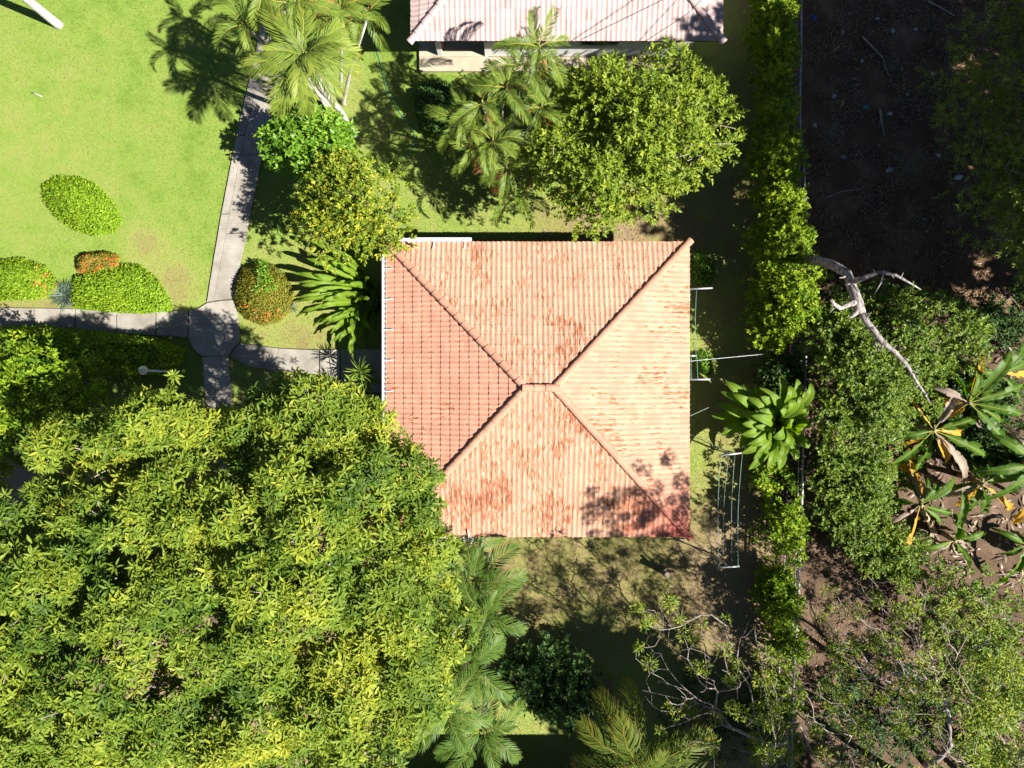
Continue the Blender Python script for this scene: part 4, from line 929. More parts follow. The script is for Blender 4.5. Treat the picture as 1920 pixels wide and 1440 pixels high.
fronds('areca_y', 'palmy', 2, 110, L=1.7, pairs=36, ll=.46, lw=.018, arch=2.0, vee=12, sweep=34, droop=.7, yellow=.5)
fronds('feather', 'palm', 4, 120, L=1.8, pairs=38, ll=.62, lw=.017, arch=1.5, vee=20, sweep=30, droop=.9, yellow=.25)
fronds('grey', 'palmg', 4, 130, L=2.15, pairs=44, ll=.62, lw=.02, arch=1.5, vee=16, sweep=26, droop=.55)
fronds('coco', 'palmd', 4, 140, L=2.6, pairs=46, ll=.72, lw=.019, arch=1.1, vee=8, sweep=26, droop=.7, yellow=.3)

def palm_head(root, top, kinds, n, rng, el=(75, 5), scale=1.0, az0=0.0, lean=None):
    for i in range(n):
        f = i / max(1, n - 1); az = az0 + i * 2.399 + rng.normal(0, .18); e = math.radians(el[0] + (el[1] - el[0]) * f + rng.normal(0, 6))
        kd = kinds[0] if (len(kinds) == 1 or f < .82 or rng.uniform() < .45) else kinds[1]
        me = FR[kd][rng.integers(0, len(FR[kd]))]; s = scale * (rng.uniform(.85, 1.1) if f > .15 else .8)
        Mx = Matrix.Translation(top) @ Matrix.Rotation(az, 4, 'Z') @ Matrix.Rotation(-e, 4, 'Y') @ Matrix.Rotation(rng.normal(0, .35), 4, 'X') @ Matrix.Scale(s, 4)
        add('frond', me, None, root, M=Mx)

def palm(name, label, stems, kinds, nf, seed, trunk='palmtrunk', tr=.09, el=(75, 5), scale=1.0, group=None):
    """stems: list of (base xyz, crown xyz)"""
    rng = np.random.default_rng(seed); b0 = Vector(stems[0][0]); root = thing(name, (b0.x, b0.y, 0), label, 'palm', group)
    for b, t in stems:
        b = Vector(b); t = Vector(t); m1 = b.lerp(t, .4) + Vector((rng.normal(0, .05), rng.normal(0, .05), 0)); m2 = b.lerp(t, .75) + Vector((rng.normal(0, .04), rng.normal(0, .04), 0))
        tube('trunk', [b - Vector((0, 0, .1)), b + Vector((0, 0, .12)), m1, m2, t], [tr * 1.6, tr * 1.25, tr, tr * .85, tr * .75], M[trunk], root, 10)
        tube('crown_shaft', [t - Vector((0, 0, .25)), t + Vector((0, 0, .25)), t + Vector((0, 0, .5))], [tr * .8, tr * .75, tr * .25], M['stem'], root, 8)
        palm_head(root, t + Vector((0, 0, .2)), kinds, nf, rng, el, scale * rng.uniform(.92, 1.06), rng.uniform(0, 6))
    return root
palm('white_trunk_palm', 'feathery palm with a white trunk base standing beside the concrete path', [(P(664, 255), P(577, 118, 5.8))], ['feather'], 24, 201, tr=.10, el=(80, -14), scale=.92)
palm('palm_clump', 'palm clump at the top edge throwing frond shadows on the lawn', [(P(620, 200), P(470, 55, 5.2)), (P(628, 190), P(560, 15, 6.0)), (P(640, 185), P(640, 25, 5.2)), (P(612, 180), P(520, -30, 6.0)), (P(645, 195), P(690, 30, 4.6)), (P(615, 205), P(510, 50, 4.6))], ['areca', 'areca_y'], 9, 202, tr=.06, el=(72, -5), scale=.86)
palm('palm_clump', 'dense palm clump with yellowing fronds below the pale pink roof', [(P(935, 300), P(905, 200, 4.6)), (P(940, 290), P(925, 270, 4.4)), (P(950, 280), P(985, 130, 5.0)), (P(945, 310), P(950, 320, 3.8)), (P(938, 295), P(890, 285, 3.9)), (P(955, 300), P(1015, 205, 4.4)), (P(950, 270), P(1010, 95, 5.2)), (P(930, 285), P(950, 170, 4.8)), (P(925, 300), P(870, 235, 4.2)), (P(950, 320), P(965, 365, 3.2))], ['areca', 'areca_y'], 10, 203, tr=.05, el=(70, -12), scale=.76)
palm('palm_clump', 'grey green palm clump at the right edge of the mango tree', [(P(915, 1040), P(905, 1145, 3.6)), (P(912, 1130), P(880, 1235, 4.0)), (P(905, 1160), P(840, 1330, 4.8)), (P(915, 1180), P(905, 1360, 4.4)), (P(905, 1000), P(890, 1085, 3.2))], ['grey'], 10, 204, tr=.06, el=(68, -8), scale=.82)
palm('coconut_palm', 'dark yellowish palm at the bottom edge beneath the bare twigs', [(P(1140, 1280), P(1195, 1425, 4.6))], ['coco'], 19, 205, trunk='bark', tr=.09, el=(70, -5), scale=.95)
palm('white_trunk_palm', 'palm at top left corner, only its white trunk in view', [(P(110, 47), P(-230, -225, 7.4))], ['feather'], 20, 206, tr=.13, el=(80, -10), scale=1.2)
palm('palm_clump', 'small dark palm low beside the mango crown near the white south gutter', [(P(893, 1010), P(875, 1020, 1.9))], ['grey'], 6, 207, tr=.04, el=(60, 5), scale=.6)

# ------------------------------------------------------------------ broad leaves: banana, paddle plants, long-leaved clump
def blade(base, tip, W, rise, roll, rng, mat, tears=0, segs=12, petiole=.18, wave=0.0, name='leaf', parent=None, fold=.25, curl=0.0, trim=None):
    """a broad leaf from its stalk foot to its tip, arching by rise, with a pale midrib and torn margins"""
    b = Vector(base); t = Vector(tip); D = t - b; L = D.length; side = D.cross(Vector((0, 0, 1)))
    side = (side.normalized() if side.length > 1e-4 else Vector((1, 0, 0))); up0 = side.cross(D).normalized()
    side = side * math.cos(roll) + up0 * math.sin(roll); g = Geo(); rib = []
    prevL = None
    for i in range(segs + 1):
        f = i / segs; c = b + D * f + Vector((0, 0, 1)) * (rise * L * math.sin(math.pi * f * .85)) - Vector((0, 0, 1)) * (curl * L * max(0, f - .55) ** 2 * 3)
        rib.append(c)
    rr = np.linspace(.024, .006, segs + 1) * (W / .45) ** .5
    V, F = tube_vf(rib, rr, 4, False); g.put(V, F, 1.0)
    i0 = max(1, int(petiole * segs))
    for sd in (-1, 1):
        i = i0
        while i < segs:
            j = i + 1
            while j < segs and (tears == 0 or rng.uniform() > tears): j += 1
            vv = []; ff = []; tn = []; dz = rng.normal(0, .07) * (1 if tears else 0); cut = rng.uniform(.75, 1.0) if tears else 1.0
            for k in range(i, j + 1):
                f = (k - i0) / (segs - i0); prof = max(0.0, math.sin(math.pi * min(1, (f * .93 + .05))) ** .55) * (1 - .25 * f)
                if k == segs: prof = 0.02
                w = W * .5 * prof * cut; c = rib[k]; tg = (rib[min(k + 1, segs)] - rib[max(k - 1, 0)]).normalized(); nn = side.cross(tg).normalized()
                if nn.z < 0: nn = -nn
                shrink = .04 * W if (tears and k in (i, j)) else 0
                wz = wave * W * math.sin(k * 2.1 + sd) + dz
                vv.append(c + nn * .004); vv.append(c + side * sd * w * .55 + nn * (fold * w * .7)); vv.append(c + side * sd * max(w - shrink, .003) + nn * (fold * w * .6 + wz) + tg * (.06 * L / segs * 3))
                q = rng.normal(.42, .05); tn += [q + .12, q, q - .06]
            for k in range(j - i):
                a = k * 3
                for o in (0, 1): ff += [(a + o, a + o + 1, a + o + 4), (a + o, a + o + 4, a + o + 3)]
            g.put([tuple(x) for x in vv], ff, np.clip(tn, 0, 1)); i = j
    add(name, g.mesh(name, True), mat, parent)

rngb = np.random.default_rng(300)
def banana(label, base, crown, lvs, stem_r=.12, group='banana plants at the right edge'):
    root = thing('banana_plant', (base.x, base.y, 0), label, 'banana plant', group)
    tube('stem', [base - Vector((0, 0, .1)), base.lerp(crown, .4), base.lerp(crown, .8), crown + Vector((0, 0, .2))], [stem_r * 1.2, stem_r, stem_r * .8, stem_r * .4], M['bstem'], root, 10)
    cpx, cpy = 960 + crown.x * S / (H - crown.z), 720 - crown.y * S / (H - crown.z); lvs = list(lvs)
    for _ in range(8):
        a_ = rngb.uniform(0, 6.28); R_ = rngb.uniform(55, 100) * min(1, crown.z / 2.2); lvs.append((cpx + R_ * math.cos(a_), cpy + R_ * math.sin(a_), max(.25, crown.z * rngb.uniform(.35, .95)), rngb.uniform(.24, .42), ['banana', 'banana', 'banana', 'banana', 'banana', 'banana', 'banana_y', 'banana_b', 'banana_b'][rngb.integers(0, 9)], rngb.uniform(.25, .6), rngb.uniform(.08, .22), rngb.normal(0, .3)))
    for (tx, ty, th, W, mat, tears, rise, roll) in lvs:
        blade(crown + Vector((0, 0, .1)), P(tx, ty, th), W * .98, rise, roll, rngb, M[mat], tears, 22, .2, .05, parent=root, curl=.3)
banana('banana plant with an upright half brown leaf, nearest the feathery tree', P(1775, 752), P(1812, 755, 2.6),
       [(1905, 655, 3.4, .50, 'banana', .1, .12, .5), (1925, 778, 3.0, .48, 'banana', .35, .10, 0), (1890, 842, 2.4, .46, 'banana', .5, .12, -.1), (1745, 722, 2.6, .3, 'banana_b', .3, .15, .6), (1835, 690, 3.0, .34, 'banana', .2, .2, .3), (1930, 720, 2.9, .4, 'banana', .3, .1, .2)])
banana('banana plant with hanging yellow and brown leaves beside the small leaved tree', P(1700, 800), P(1747, 806, 2.2),
       [(1840, 782, 2.6, .46, 'banana', .12, .1, .2), (1800, 725, 2.5, .34, 'banana_b', .35, .08, .8), (1683, 822, 2.0, .42, 'banana', .2, .15, 0), (1812, 905, 1.7, .40, 'banana_b', .15, .14, .3), (1780, 870, 2.0, .36, 'banana_y', .4, .1, -.3), (1698, 738, 2.5, .10, 'banana_y', .3, .05, .2), (1860, 860, 2.2, .44, 'banana', .5, .1, 0), (1640, 890, 1.4, .36, 'banana', .15, .14, .3), (1675, 842, 1.3, .22, 'banana_y', .5, .1, 0)])
banana('small banana plant with a long orange yellow dying leaf, above the lower right twigs', P(1755, 1000), P(1722, 945, 1.9),
       [(1680, 1058, 1.4, .32, 'banana_y', .4, .08, .5), (1655, 992, 1.2, .30, 'banana_b', .3, .1, .5), (1795, 895, 2.0, .36, 'banana', .1, .16, .4), (1760, 905, 2.1, .26, 'banana', .3, .12, 0), (1770, 985, 1.6, .26, 'banana', .3, .12, 0)], .1)
banana('low banana sucker with folded dark leaves on the sunny dirt', P(1770, 1000), P(1785, 1012, 1.1),
       [(1812, 908, 1.7, .30, 'banana', .1, .1, .7), (1850, 998, 1.4, .34, 'banana', .1, .12, 0), (1818, 1065, 1.1, .30, 'banana', .1, .14, .3), (1722, 1032, 1.1, .28, 'banana', .1, .15, 0), (1795, 975, 1.5, .3, 'banana', .2, .2, .2)], .09)
banana('banana plant cut by the right edge with broad pleated leaves', P(1900, 862), P(1945, 870, 2.6),
       [(1830, 885, 2.3, .48, 'banana', .5, .12, 0), (1850, 940, 2.1, .5, 'banana', .3, .12, .1), (1905, 985, 1.9, .42, 'banana_y', .3, .12, .1), (1860, 812, 2.8, .44, 'banana', .3, .1, .2), (1985, 800, 2.8, .5, 'banana', .3, .1, 0), (2010, 930, 2.4, .5, 'banana', .3, .1, 0), (1915, 930, 1.6, .34, 'banana_b', .3, .1, .4)])
banana('pale banana plant low at right edge below the sunny dirt', P(1905, 1015), P(1920, 1020, 1.0),
       [(1870, 1040, .6, .3, 'banana', .3, .15, .2), (1860, 990, 1.0, .3, 'banana', .3, .2, 0), (1880, 1090, .5, .32, 'banana', .4, .15, 0), (1960, 1060, .8, .34, 'banana', .3, .15, 0)], .08)

banana('leafy banana plant between the feathery tree and the half brown upright leaf', P(1830, 690), P(1870, 700, 2.0), [(1925, 650, 2.2, .4, 'banana', .4, .12, .2)], .1)
banana('banana plant with tattered leaves in the middle of the banana patch', P(1800, 890), P(1835, 905, 1.7), [(1900, 960, 1.4, .36, 'banana_y', .4, .12, .2), (1770, 930, 1.2, .32, 'banana_b', .4, .12, .2)], .1)
banana('banana plant low beside the small leaved shrub, half hidden by it', P(1690, 880), P(1705, 890, 1.3), [(1660, 930, 1.0, .3, 'banana', .4, .12, .2)], .08)

def paddle_plant(name, label, cat, lv, mat, seed, W, group=None, wave=.05, petiole=.3):
    rng = np.random.default_rng(seed); b0 = lv[0][0]; root = thing(name, (b0.x, b0.y, 0), label, cat, group)
    for (b, t, w, rise) in lv:
        blade(b, t, w * W, rise, rng.normal(0, .18), rng, mat, 0, 12, petiole, wave, parent=root, fold=.3, curl=.2)
def radial(lift, cy, tips, base_px, hb, rng, w=(.85, 1.15)):
    out = []
    for (x, y, h) in tips:
        h = h + lift; x = x + cy; b = P(cy + base_px[0] + rng.normal(0, 5), base_px[1] + rng.normal(0, 5), hb)
        out.append((b, P(x, y, h), rng.uniform(*w), rng.uniform(.18, .34)))
    return out
rp = np.random.default_rng(310)
paddle_plant('paddle_leaf_plant', 'broad paddle leaved plant beside the house, left of two, with pale upright leaf', 'plant',
             radial(.3, 16, [(1345, 716, 1.9), (1378, 722, 2.0), (1325, 758, 1.6), (1320, 780, 1.3), (1338, 797, 1.2), (1372, 838, 1.2), (1400, 725, 1.8), (1415, 815, 1.4), (1358, 740, 2.3), (1395, 840, .9), (1410, 770, 2.0), (1335, 735, 2.0), (1365, 800, 1.7), (1350, 770, 2.2), (1390, 745, 2.4), (1335, 815, 1.3)], (1388, 778), .3, rp), M['paddle'], 311, .40, 'paddle leaved plants by the fence', wave=.03, petiole=.2)
paddle_plant('paddle_leaf_plant', 'larger clump of broad paddle leaves reaching over the fence, right of two', 'plant',
             radial(.7, -20, [(1538, 720, 2.2), (1515, 712, 2.1), (1482, 706, 1.7), (1445, 728, 1.9), (1532, 768, 1.9), (1540, 795, 1.6), (1536, 838, 1.5), (1512, 862, 1.4), (1482, 880, 1.3), (1425, 880, 1.2), (1430, 750, 2.2), (1500, 750, 2.5), (1490, 835, 2.1), (1455, 850, 1.7), (1440, 800, 2.1), (1518, 815, 2.1), (1465, 735, 2.4), (1420, 835, 1.6), (1495, 790, 2.6), (1445, 770, 2.3), (1480, 860, 1.9), (1520, 745, 2.4), (1435, 860, 1.4), (1505, 840, 1.9), (1470, 820, 2.2), (1530, 735, 2.0), (1410, 850, 1.5), (1460, 875, 1.6), (1500, 725, 2.3), (1450, 745, 2.4), (1525, 800, 2.3), (1415, 795, 1.9), (1488, 770, 2.8), (1420, 745, 2.0), (1408, 772, 2.1), (1412, 815, 1.7), (1432, 780, 2.5), (1405, 740, 1.8), (1440, 850, 1.8)], (1465, 790), .3, rp), M['paddle'], 312, .40, 'paddle leaved plants by the fence', wave=.03, petiole=.2)
tipsL = [(555, 512, 1.6), (575, 485, 1.7), (552, 566, 1.3), (588, 608, 1.2), (612, 608, 1.3), (652, 655, 1.3), (636, 640, 1.2), (610, 478, 1.8), (596, 540, 1.9), (566, 535, 1.5), (590, 515, 2.0), (640, 500, 2.2), (655, 480, 2.0), (688, 478, 1.9), (625, 560, 2.1), (600, 575, 1.7), (640, 590, 1.9), (672, 600, 1.8), (660, 630, 1.5), (692, 560, 2.1), (690, 520, 2.2), (605, 500, 1.8), (655, 535, 2.3), (630, 530, 2.2), (668, 565, 2.3), (700, 625, 1.4), (560, 590, 1.0), (620, 625, 1.1)]
tipsL += [(x + rp.normal(0, 14), y + rp.normal(0, 12), h * rp.uniform(.8, 1.1)) for x, y, h in tipsL[:16]]
lv = [(P(685 + rp.normal(0, 10), 555 + (y - 555) * .45 + rp.normal(0, 6), .2), P(x, y, h), rp.uniform(.8, 1.2), rp.uniform(.16, .32)) for x, y, h in tipsL]
paddle_plant('long_leaf_clump', 'clump of long wavy strap leaves leaning left beside the west gutter', 'plant', lv, M['paddle'], 313, .205, wave=.16, petiole=.12)
lv = [(P(708 + rp.normal(0, 5), 560 + rp.normal(0, 25), .1), P(690 + rp.uniform(-25, 28), 530 + rp.uniform(-20, 130), rp.uniform(.8, 1.5)), rp.uniform(.7, 1.1), rp.uniform(.15, .3)) for _ in range(14)]
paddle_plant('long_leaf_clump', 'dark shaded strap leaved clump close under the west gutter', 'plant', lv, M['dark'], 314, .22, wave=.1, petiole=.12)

# ------------------------------------------------------------------ twiggy open trees at the lower right
def twiggy(label, trunk, poly, h0, h1, ntg, seed, ntuft, tuft_r=.20, leaves_per=62):
    rng = np.random.default_rng(seed); root = thing('twiggy_tree', (trunk[0][0], trunk[0][1], 0), label, 'tree', 'open twiggy trees at lower right')
    q = sample_poly(poly, ntg, rng); z = rng.uniform(h0, h1, ntg); t = PN(q[:, 0], q[:, 1], z)
    ch = grow(trunk, t, rng, .0068, .24, 2.15, .13, .22, 1.1, .10); put_branches(root, ch, M['palebark'], 26, .12)
    tips = np.array([c[0][-1] for c in ch[1:]]); pick = rng.choice(len(tips), min(ntuft, len(tips)), False)
    P0 = []; D = []
    for p in tips[pick]:
        m = int(leaves_per * rng.uniform(.5, 1.4)); r_ = tuft_r * rng.uniform(.6, 1.3)
        k = nrm(rng.normal(0, 1, (m, 3))) * (r_ * rng.uniform(.2, 1, m) ** .6)[:, None] * np.array([1, 1, .6]); P0.append(p + k); D.append(k + rng.normal(0, .1, (m, 3)))
    P0 = np.concatenate(P0); D = np.concatenate(D); n = len(P0)
    q = leaves(P0, D, np.array([0, 0, 1.0]) + rng.normal(0, .4, (n, 3)), .11 * rng.uniform(.7, 1.3, n), np.full(n, .04), np.clip(rng.normal(.5, .2, n), 0, 1))
    add('crown', npmesh('crown', *q), M['wattle'], root)
twiggy('open twiggy tree with bare pale branches over the south lawn', [(9.6, -13.4, -.1), (9.4, -12.8, 1.1), (9.2, -12.0, 2.2)], [(1165, 1160), (1230, 1110), (1330, 1120), (1430, 1180), (1480, 1300), (1450, 1440), (1300, 1460), (1210, 1330)], 3.4, 6.6, 170, 401, 50)
twiggy('open twiggy tree with leaf tufts beside the lower end of the fence', [(10.6, -14.2, -.1), (10.5, -13.6, 1.2), (10.4, -13.0, 2.4)], [(1420, 1200), (1500, 1230), (1600, 1290), (1660, 1400), (1620, 1500), (1400, 1500), (1420, 1330)], 3.4, 6.6, 150, 402, 58)
twiggy('open twiggy tree reaching toward the banana plants', [(15.2, -14.0, -.1), (15.0, -13.0, 1.2), (14.6, -12.0, 2.4)], [(1525, 1130), (1600, 1070), (1720, 1070), (1800, 1120), (1790, 1260), (1700, 1380), (1600, 1320), (1550, 1230)], 3.2, 7.4, 190, 403, 74)
twiggy('open twiggy tree with a thick pale limb in the bottom right corner', [(17.6, -15.4, -.1), (17.4, -14.6, 1.3), (17.2, -13.8, 2.6)], [(1720, 1200), (1800, 1110), (1930, 1130), (2000, 1250), (1980, 1480), (1780, 1480), (1700, 1380)], 3.2, 6.8, 190, 404, 84)
# a taller one farther out whose bare branches pattern the south lawn with shade
twiggy('tall open tree off the lower right corner, its branch shadow patterns the south lawn', [(14.6, -14.6, -.1), (14.2, -13.8, 2.6), (13.4, -12.6, 5.0)], ring_poly(1860, 1570, 330, 165, 14, 5), 7.6, 10.0, 170, 405, 150, .40, 90)
twiggy('tallest open tree, its tufts crossing the right edge, shading the south east roof corner', [(16.8, -13.2, -.1), (15.6, -11.6, 4.0), (13.8, -9.4, 7.5)], ring_poly(2010, 1350, 215, 180, 14, 6), 9.3, 11.8, 170, 406, 120, .25, 105)

# ------------------------------------------------------------------ dead grey branch
def dead():
    root = thing('dead_tree', tuple(P(1482, 512)), 'bleached grey dead tree leaning from the fence over the green crown', 'dead tree')
    def br(name, pts, r): tube(name, [P(*p) for p in pts], r, M['dead'], root, 9)
    br('trunk', [(1470, 515, -.1), (1482, 505, .9), (1502, 490, 2.2), (1530, 488, 3.2), (1562, 497, 4.1), (1588, 512, 4.7), (1598, 540, 5.0), (1608, 565, 5.2), (1616, 588, 5.3)], [.24, .2, .17, .15, .14, .135, .14, .15, .12])
    br('limb', [(1612, 575, 5.2), (1622, 600, 5.3), (1640, 622, 5.4), (1655, 642, 5.5), (1680, 662, 5.5), (1702, 686, 5.5), (1718, 715, 5.5), (1732, 735, 5.4), (1745, 757, 5.3)], [.11, .095, .09, .08, .065, .055, .045, .035, .012])
    br('limb', [(1598, 528, 5.0), (1622, 520, 5.3), (1650, 510, 5.6), (1680, 516, 5.7), (1705, 530, 5.7), (1727, 543, 5.6)], [.10, .075, .05, .04, .03, .012])
    br('limb', [(1608, 565, 5.2), (1590, 572, 5.3), (1575, 578, 5.3), (1563, 570, 5.5), (1558, 562, 5.6)], [.11, .075, .07, .06, .045])
    br('limb', [(1612, 570, 5.1), (1606, 585, 5.3), (1598, 593, 5.3), (1590, 597, 5.3)], [.12, .09, .05, .015])
    br('twig', [(1658, 508, 5.6), (1652, 530, 5.7), (1641, 549, 5.6)], [.03, .02, .01])
    br('twig', [(1645, 628, 5.4), (1642, 645, 5.4), (1648, 658, 5.3)], [.045, .04, .02])
    br('twig', [(1662, 637, 5.5), (1655, 648, 5.5), (1650, 659, 5.4)], [.035, .035, .02])
    br('twig', [(1590, 515, 4.8), (1582, 520, 5.0), (1574, 521, 5.1)], [.035, .025, .01])
    br('twig', [(1630, 602, 5.3), (1626, 612, 5.3)], [.05, .03])
    br('twig', [(1622, 600, 5.3), (1634, 585, 5.5)], [.03, .01])
    br('twig', [(1690, 668, 5.5), (1706, 676, 5.6)], [.03, .01])
    br('twig', [(1565, 575, 5.3), (1556, 586, 5.3)], [.03, .01])
    for (x, y, h, dx, dy) in [(1672, 655, 5.5, 9, -8), (1700, 684, 5.5, -8, 7), (1712, 700, 5.5, 9, -3), (1722, 722, 5.5, -7, 5), (1735, 740, 5.4, 7, -4), (1690, 520, 5.7, 4, -9), (1668, 513, 5.65, 8, 8), (1640, 513, 5.5, -3, -9), (1604, 548, 5.1, 9, -4), (1594, 532, 5.0, -9, 3), (1635, 618, 5.4, 9, -6)]:
        br('twig', [(x, y, h), (x + dx * .5 + random.uniform(-1, 1), y + dy * .5 + random.uniform(-1, 1), h + .12), (x + dx, y + dy, h + .1)], [.02, .013, .006])
dead()

# ------------------------------------------------------------------ steel fence
def fence():
    line = [(1503, -120), (1502, 60), (1499, 235), (1509, 330), (1514, 480), (1512, 650), (1507, 800), (1505, 900), (1500, 1040), (1497, 1130), (1490, 1230), (1484, 1400), (1482, 1520)]
    hz = 1.6; root = thing('steel_fence', tuple(P(1505, 720)), 'long grey steel picket fence dividing garden from dirt yard', 'fence')
    A = np.array([tuple(P(x, y, hz)) for x, y in line]); d = np.concatenate([[0], np.cumsum(np.linalg.norm(np.diff(A, axis=0), axis=1))])
    def at(s, z): return Vector((np.interp(s, d, A[:, 0]), np.interp(s, d, A[:, 1]), z))
    bays = int(d[-1] / 2.4); bl = d[-1] / bays
    for i in range(bays + 1):
        p = at(i * bl, 0); box('post', p.x - .04, p.x + .04, p.y - .04, p.y + .04, -.1, hz + .03, M['fence'], root)
        if i < bays:
            a, b = i * bl + .04, (i + 1) * bl - .04
            tube('top_rail', [at(a, hz), at((a + b) / 2, hz + random.gauss(0, .015)), at(b, hz)], .042, M['fence'], root, 6)
            tube('rail', [at(a, hz - .22) + Vector((-.05, 0, 0)), at(b, hz - .22) + Vector((-.05, 0, 0))], .022, M['fence'], root, 5); tube('rail', [at(a, .25), at(b, .25)], .03, M['fence'], root, 5)
            g = Geo(); k = int(bl / .16)
            for j in range(1, k):
                s = a + (b - a) * j / k; V, F = tube_vf([at(s, .06), at(s, hz - .04)], .008, 4, False); g.put(V, F, 0)
            add('pickets', g.mesh('pickets'), M['fence'], root)
        if i % 3 == 1: tube('bracket_arm', [p + Vector((0, 0, hz - .03)), p + Vector((-.48, .02, hz - .06))], .025, M['gutter'], root, 5)
fence()

# ------------------------------------------------------------------ clotheslines, lamp, cables, small things
def clothesline(label, bars, posts, wires, hz):
    root = thing('clothesline', (P(*posts[0]).x, P(*posts[0]).y, 0), label, 'clothesline')
    for (x0, y0, x1, y1) in bars: tube('crossbar', [P(x0, y0, hz), P(x1, y1, hz)], .03, M['steel'], root, 8)
    for (x, y) in posts: q = P(x, y, hz); tube('post', [(q.x, q.y, -.1), (q.x, q.y, hz)], .03, M['steel'], root, 8)
    for (x0, y0, x1, y1, sag) in wires:
        a, b = P(x0, y0, hz + .03), P(x1, y1, hz + .03); tube('wire', [a.lerp(b, f) - Vector((sag * .4 * math.sin(math.pi * f), 0, sag * math.sin(math.pi * f))) for f in np.linspace(0, 1, 9)], .0075, M['cyan'], root, 5)
clothesline('long clothesline of four green wires on the south east lawn', [(1349, 854, 1394, 849), (1347, 1064, 1386, 1062)], [(1371, 852), (1366, 1063)],
            [(1352, 854, 1349, 1063, .12), (1367, 852, 1357, 1040, .12), (1378, 851, 1373, 1062, .10), (1392, 850, 1384, 1062, .10)], 1.75)
clothesline('short clothes rack close under the east roof edge', [(1292, 542, 1336, 540), (1288, 667, 1306, 667), (1290, 712, 1338, 711)], [(1296, 542), (1296, 712)],
            [(1294, 542, 1294, 712, .05), (1306, 541, 1305, 668, .05), (1296, 667, 1297, 712, .02), (1307, 667, 1309, 712, .02)], 1.75)

def lamp():
    b = P(335, 697); root = thing('garden_lamp', tuple(b), 'white globe garden lamp on a thin post in dark shade', 'lamp')
    t = Vector((b.x, b.y, 2.3)); tube('post', [b - Vector((0, 0, .1)), b + Vector((0, 0, .2)), t], [.05, .035, .032], M['gutter'], root, 10)
    tube('collar', [t, t + Vector((0, 0, .05)), t + Vector((0, 0, .09))], [.06, .07, .05], M['gutter'], root, 12)
    bm = bmesh.new(); bmesh.ops.create_uvsphere(bm, u_segments=20, v_segments=12, radius=.15, matrix=Matrix.Translation(t + Vector((0, 0, .2)))); me = bpy.data.meshes.new('globe'); bm.to_mesh(me); bm.free()
    me.polygons.foreach_set('use_smooth', [True] * len(me.polygons)); add('globe', me, M['globe'], root)
lamp()

def cable(name, label, pts, r, mat, cat='cable', sag=.0, group=None):
    n = 12; out = []
    if len(pts) == 2:
        a, b = P(*pts[0]), P(*pts[1]); out = [a.lerp(b, f) - Vector((0, 0, sag * math.sin(math.pi * f))) for f in np.linspace(0, 1, n)]
    else: out = [P(*p) for p in pts]
    tube(name, out, r, mat, None, 5, label=label, cat=cat, group=group)
cable('guy_wire', 'black stay wire from east eave to top bar of long clothesline', [(1280, 808, 2.4), (1371, 850, 1.76)], .014, M['black'], 'wire')
cable('guy_wire', 'black stay wire from south east eave to lower bar of long clothesline', [(1255, 1002, 2.4), (1366, 1061, 1.76)], .014, M['black'], 'wire')
cable('overhead_wire', 'thin pale wire from east roof edge to the hedge', [(1285, 678, 2.5), (1432, 664, 1.9)], .008, M['steel'], 'wire', .05)
cable('overhead_wire', 'thin pale wire from east roof edge to the left paddle leaf plant', [(1285, 784, 2.5), (1333, 762, 1.5)], .008, M['steel'], 'wire')
cable('overhead_cable', 'dark cable slanting over the pale pink roof, lower of two', [(1090, 74, 3.0), (1254, -6, 4.3), (1330, -60, 4.6)], .012, M['black'])
cable('overhead_cable', 'dark cable slanting over the pale pink roof near its right hip', [(1212, 76, 2.9), (1290, 25, 3.7), (1345, -30, 4.0)], .011, M['black'])
hp = [(704, 92), (711, 108), (716, 130), (721, 155), (728, 175), (740, 195), (752, 215), (768, 232), (778, 255), (775, 278), (765, 292), (755, 295)]
cable('garden_hose', 'thin green garden hose trailing over the grass beside the pale roofed house', [(x, y, .035) for x, y in hp], .016, M['hose'], 'hose')

def stump():
    c = P(1241, 1068); root = thing('tree_stump', tuple(c), 'pale cut tree stump with a side stub on the dry south lawn', 'stump')
    tube('trunk', [c - Vector((0, 0, .05)), c + Vector((.01, .0, .15)), c + Vector((0, .02, .6)), c + Vector((.0, .03, .85))], [.17, .13, .11, .115], M['bark'], root, 11)
    tube('stub', [c + Vector((.0, .02, .45)), c + Vector((.16, .1, .62)), c + Vector((.27, .12, .72))], [.08, .07, .05], M['bark'], root, 8)
    tube('stub', [c + Vector((.0, .02, .5)), c + Vector((-.06, .17, .72)), c + Vector((-.05, .24, .84))], [.07, .06, .05], M['bark'], root, 8)
    tube('cut_face', [c + Vector((0, .03, .851)), c + Vector((0, .03, .862))], [.10, .098], M['cream'], root, 11)
stump()
tube('fallen_stick', [P(60, 174, .03), P(68, 176, .05), P(76, 180, .035), P(80, 181, .03)], [.02, .028, .024, .014], M['palmtrunk'], None, 6, label='small white stick lying on the bright lawn', cat='stick')

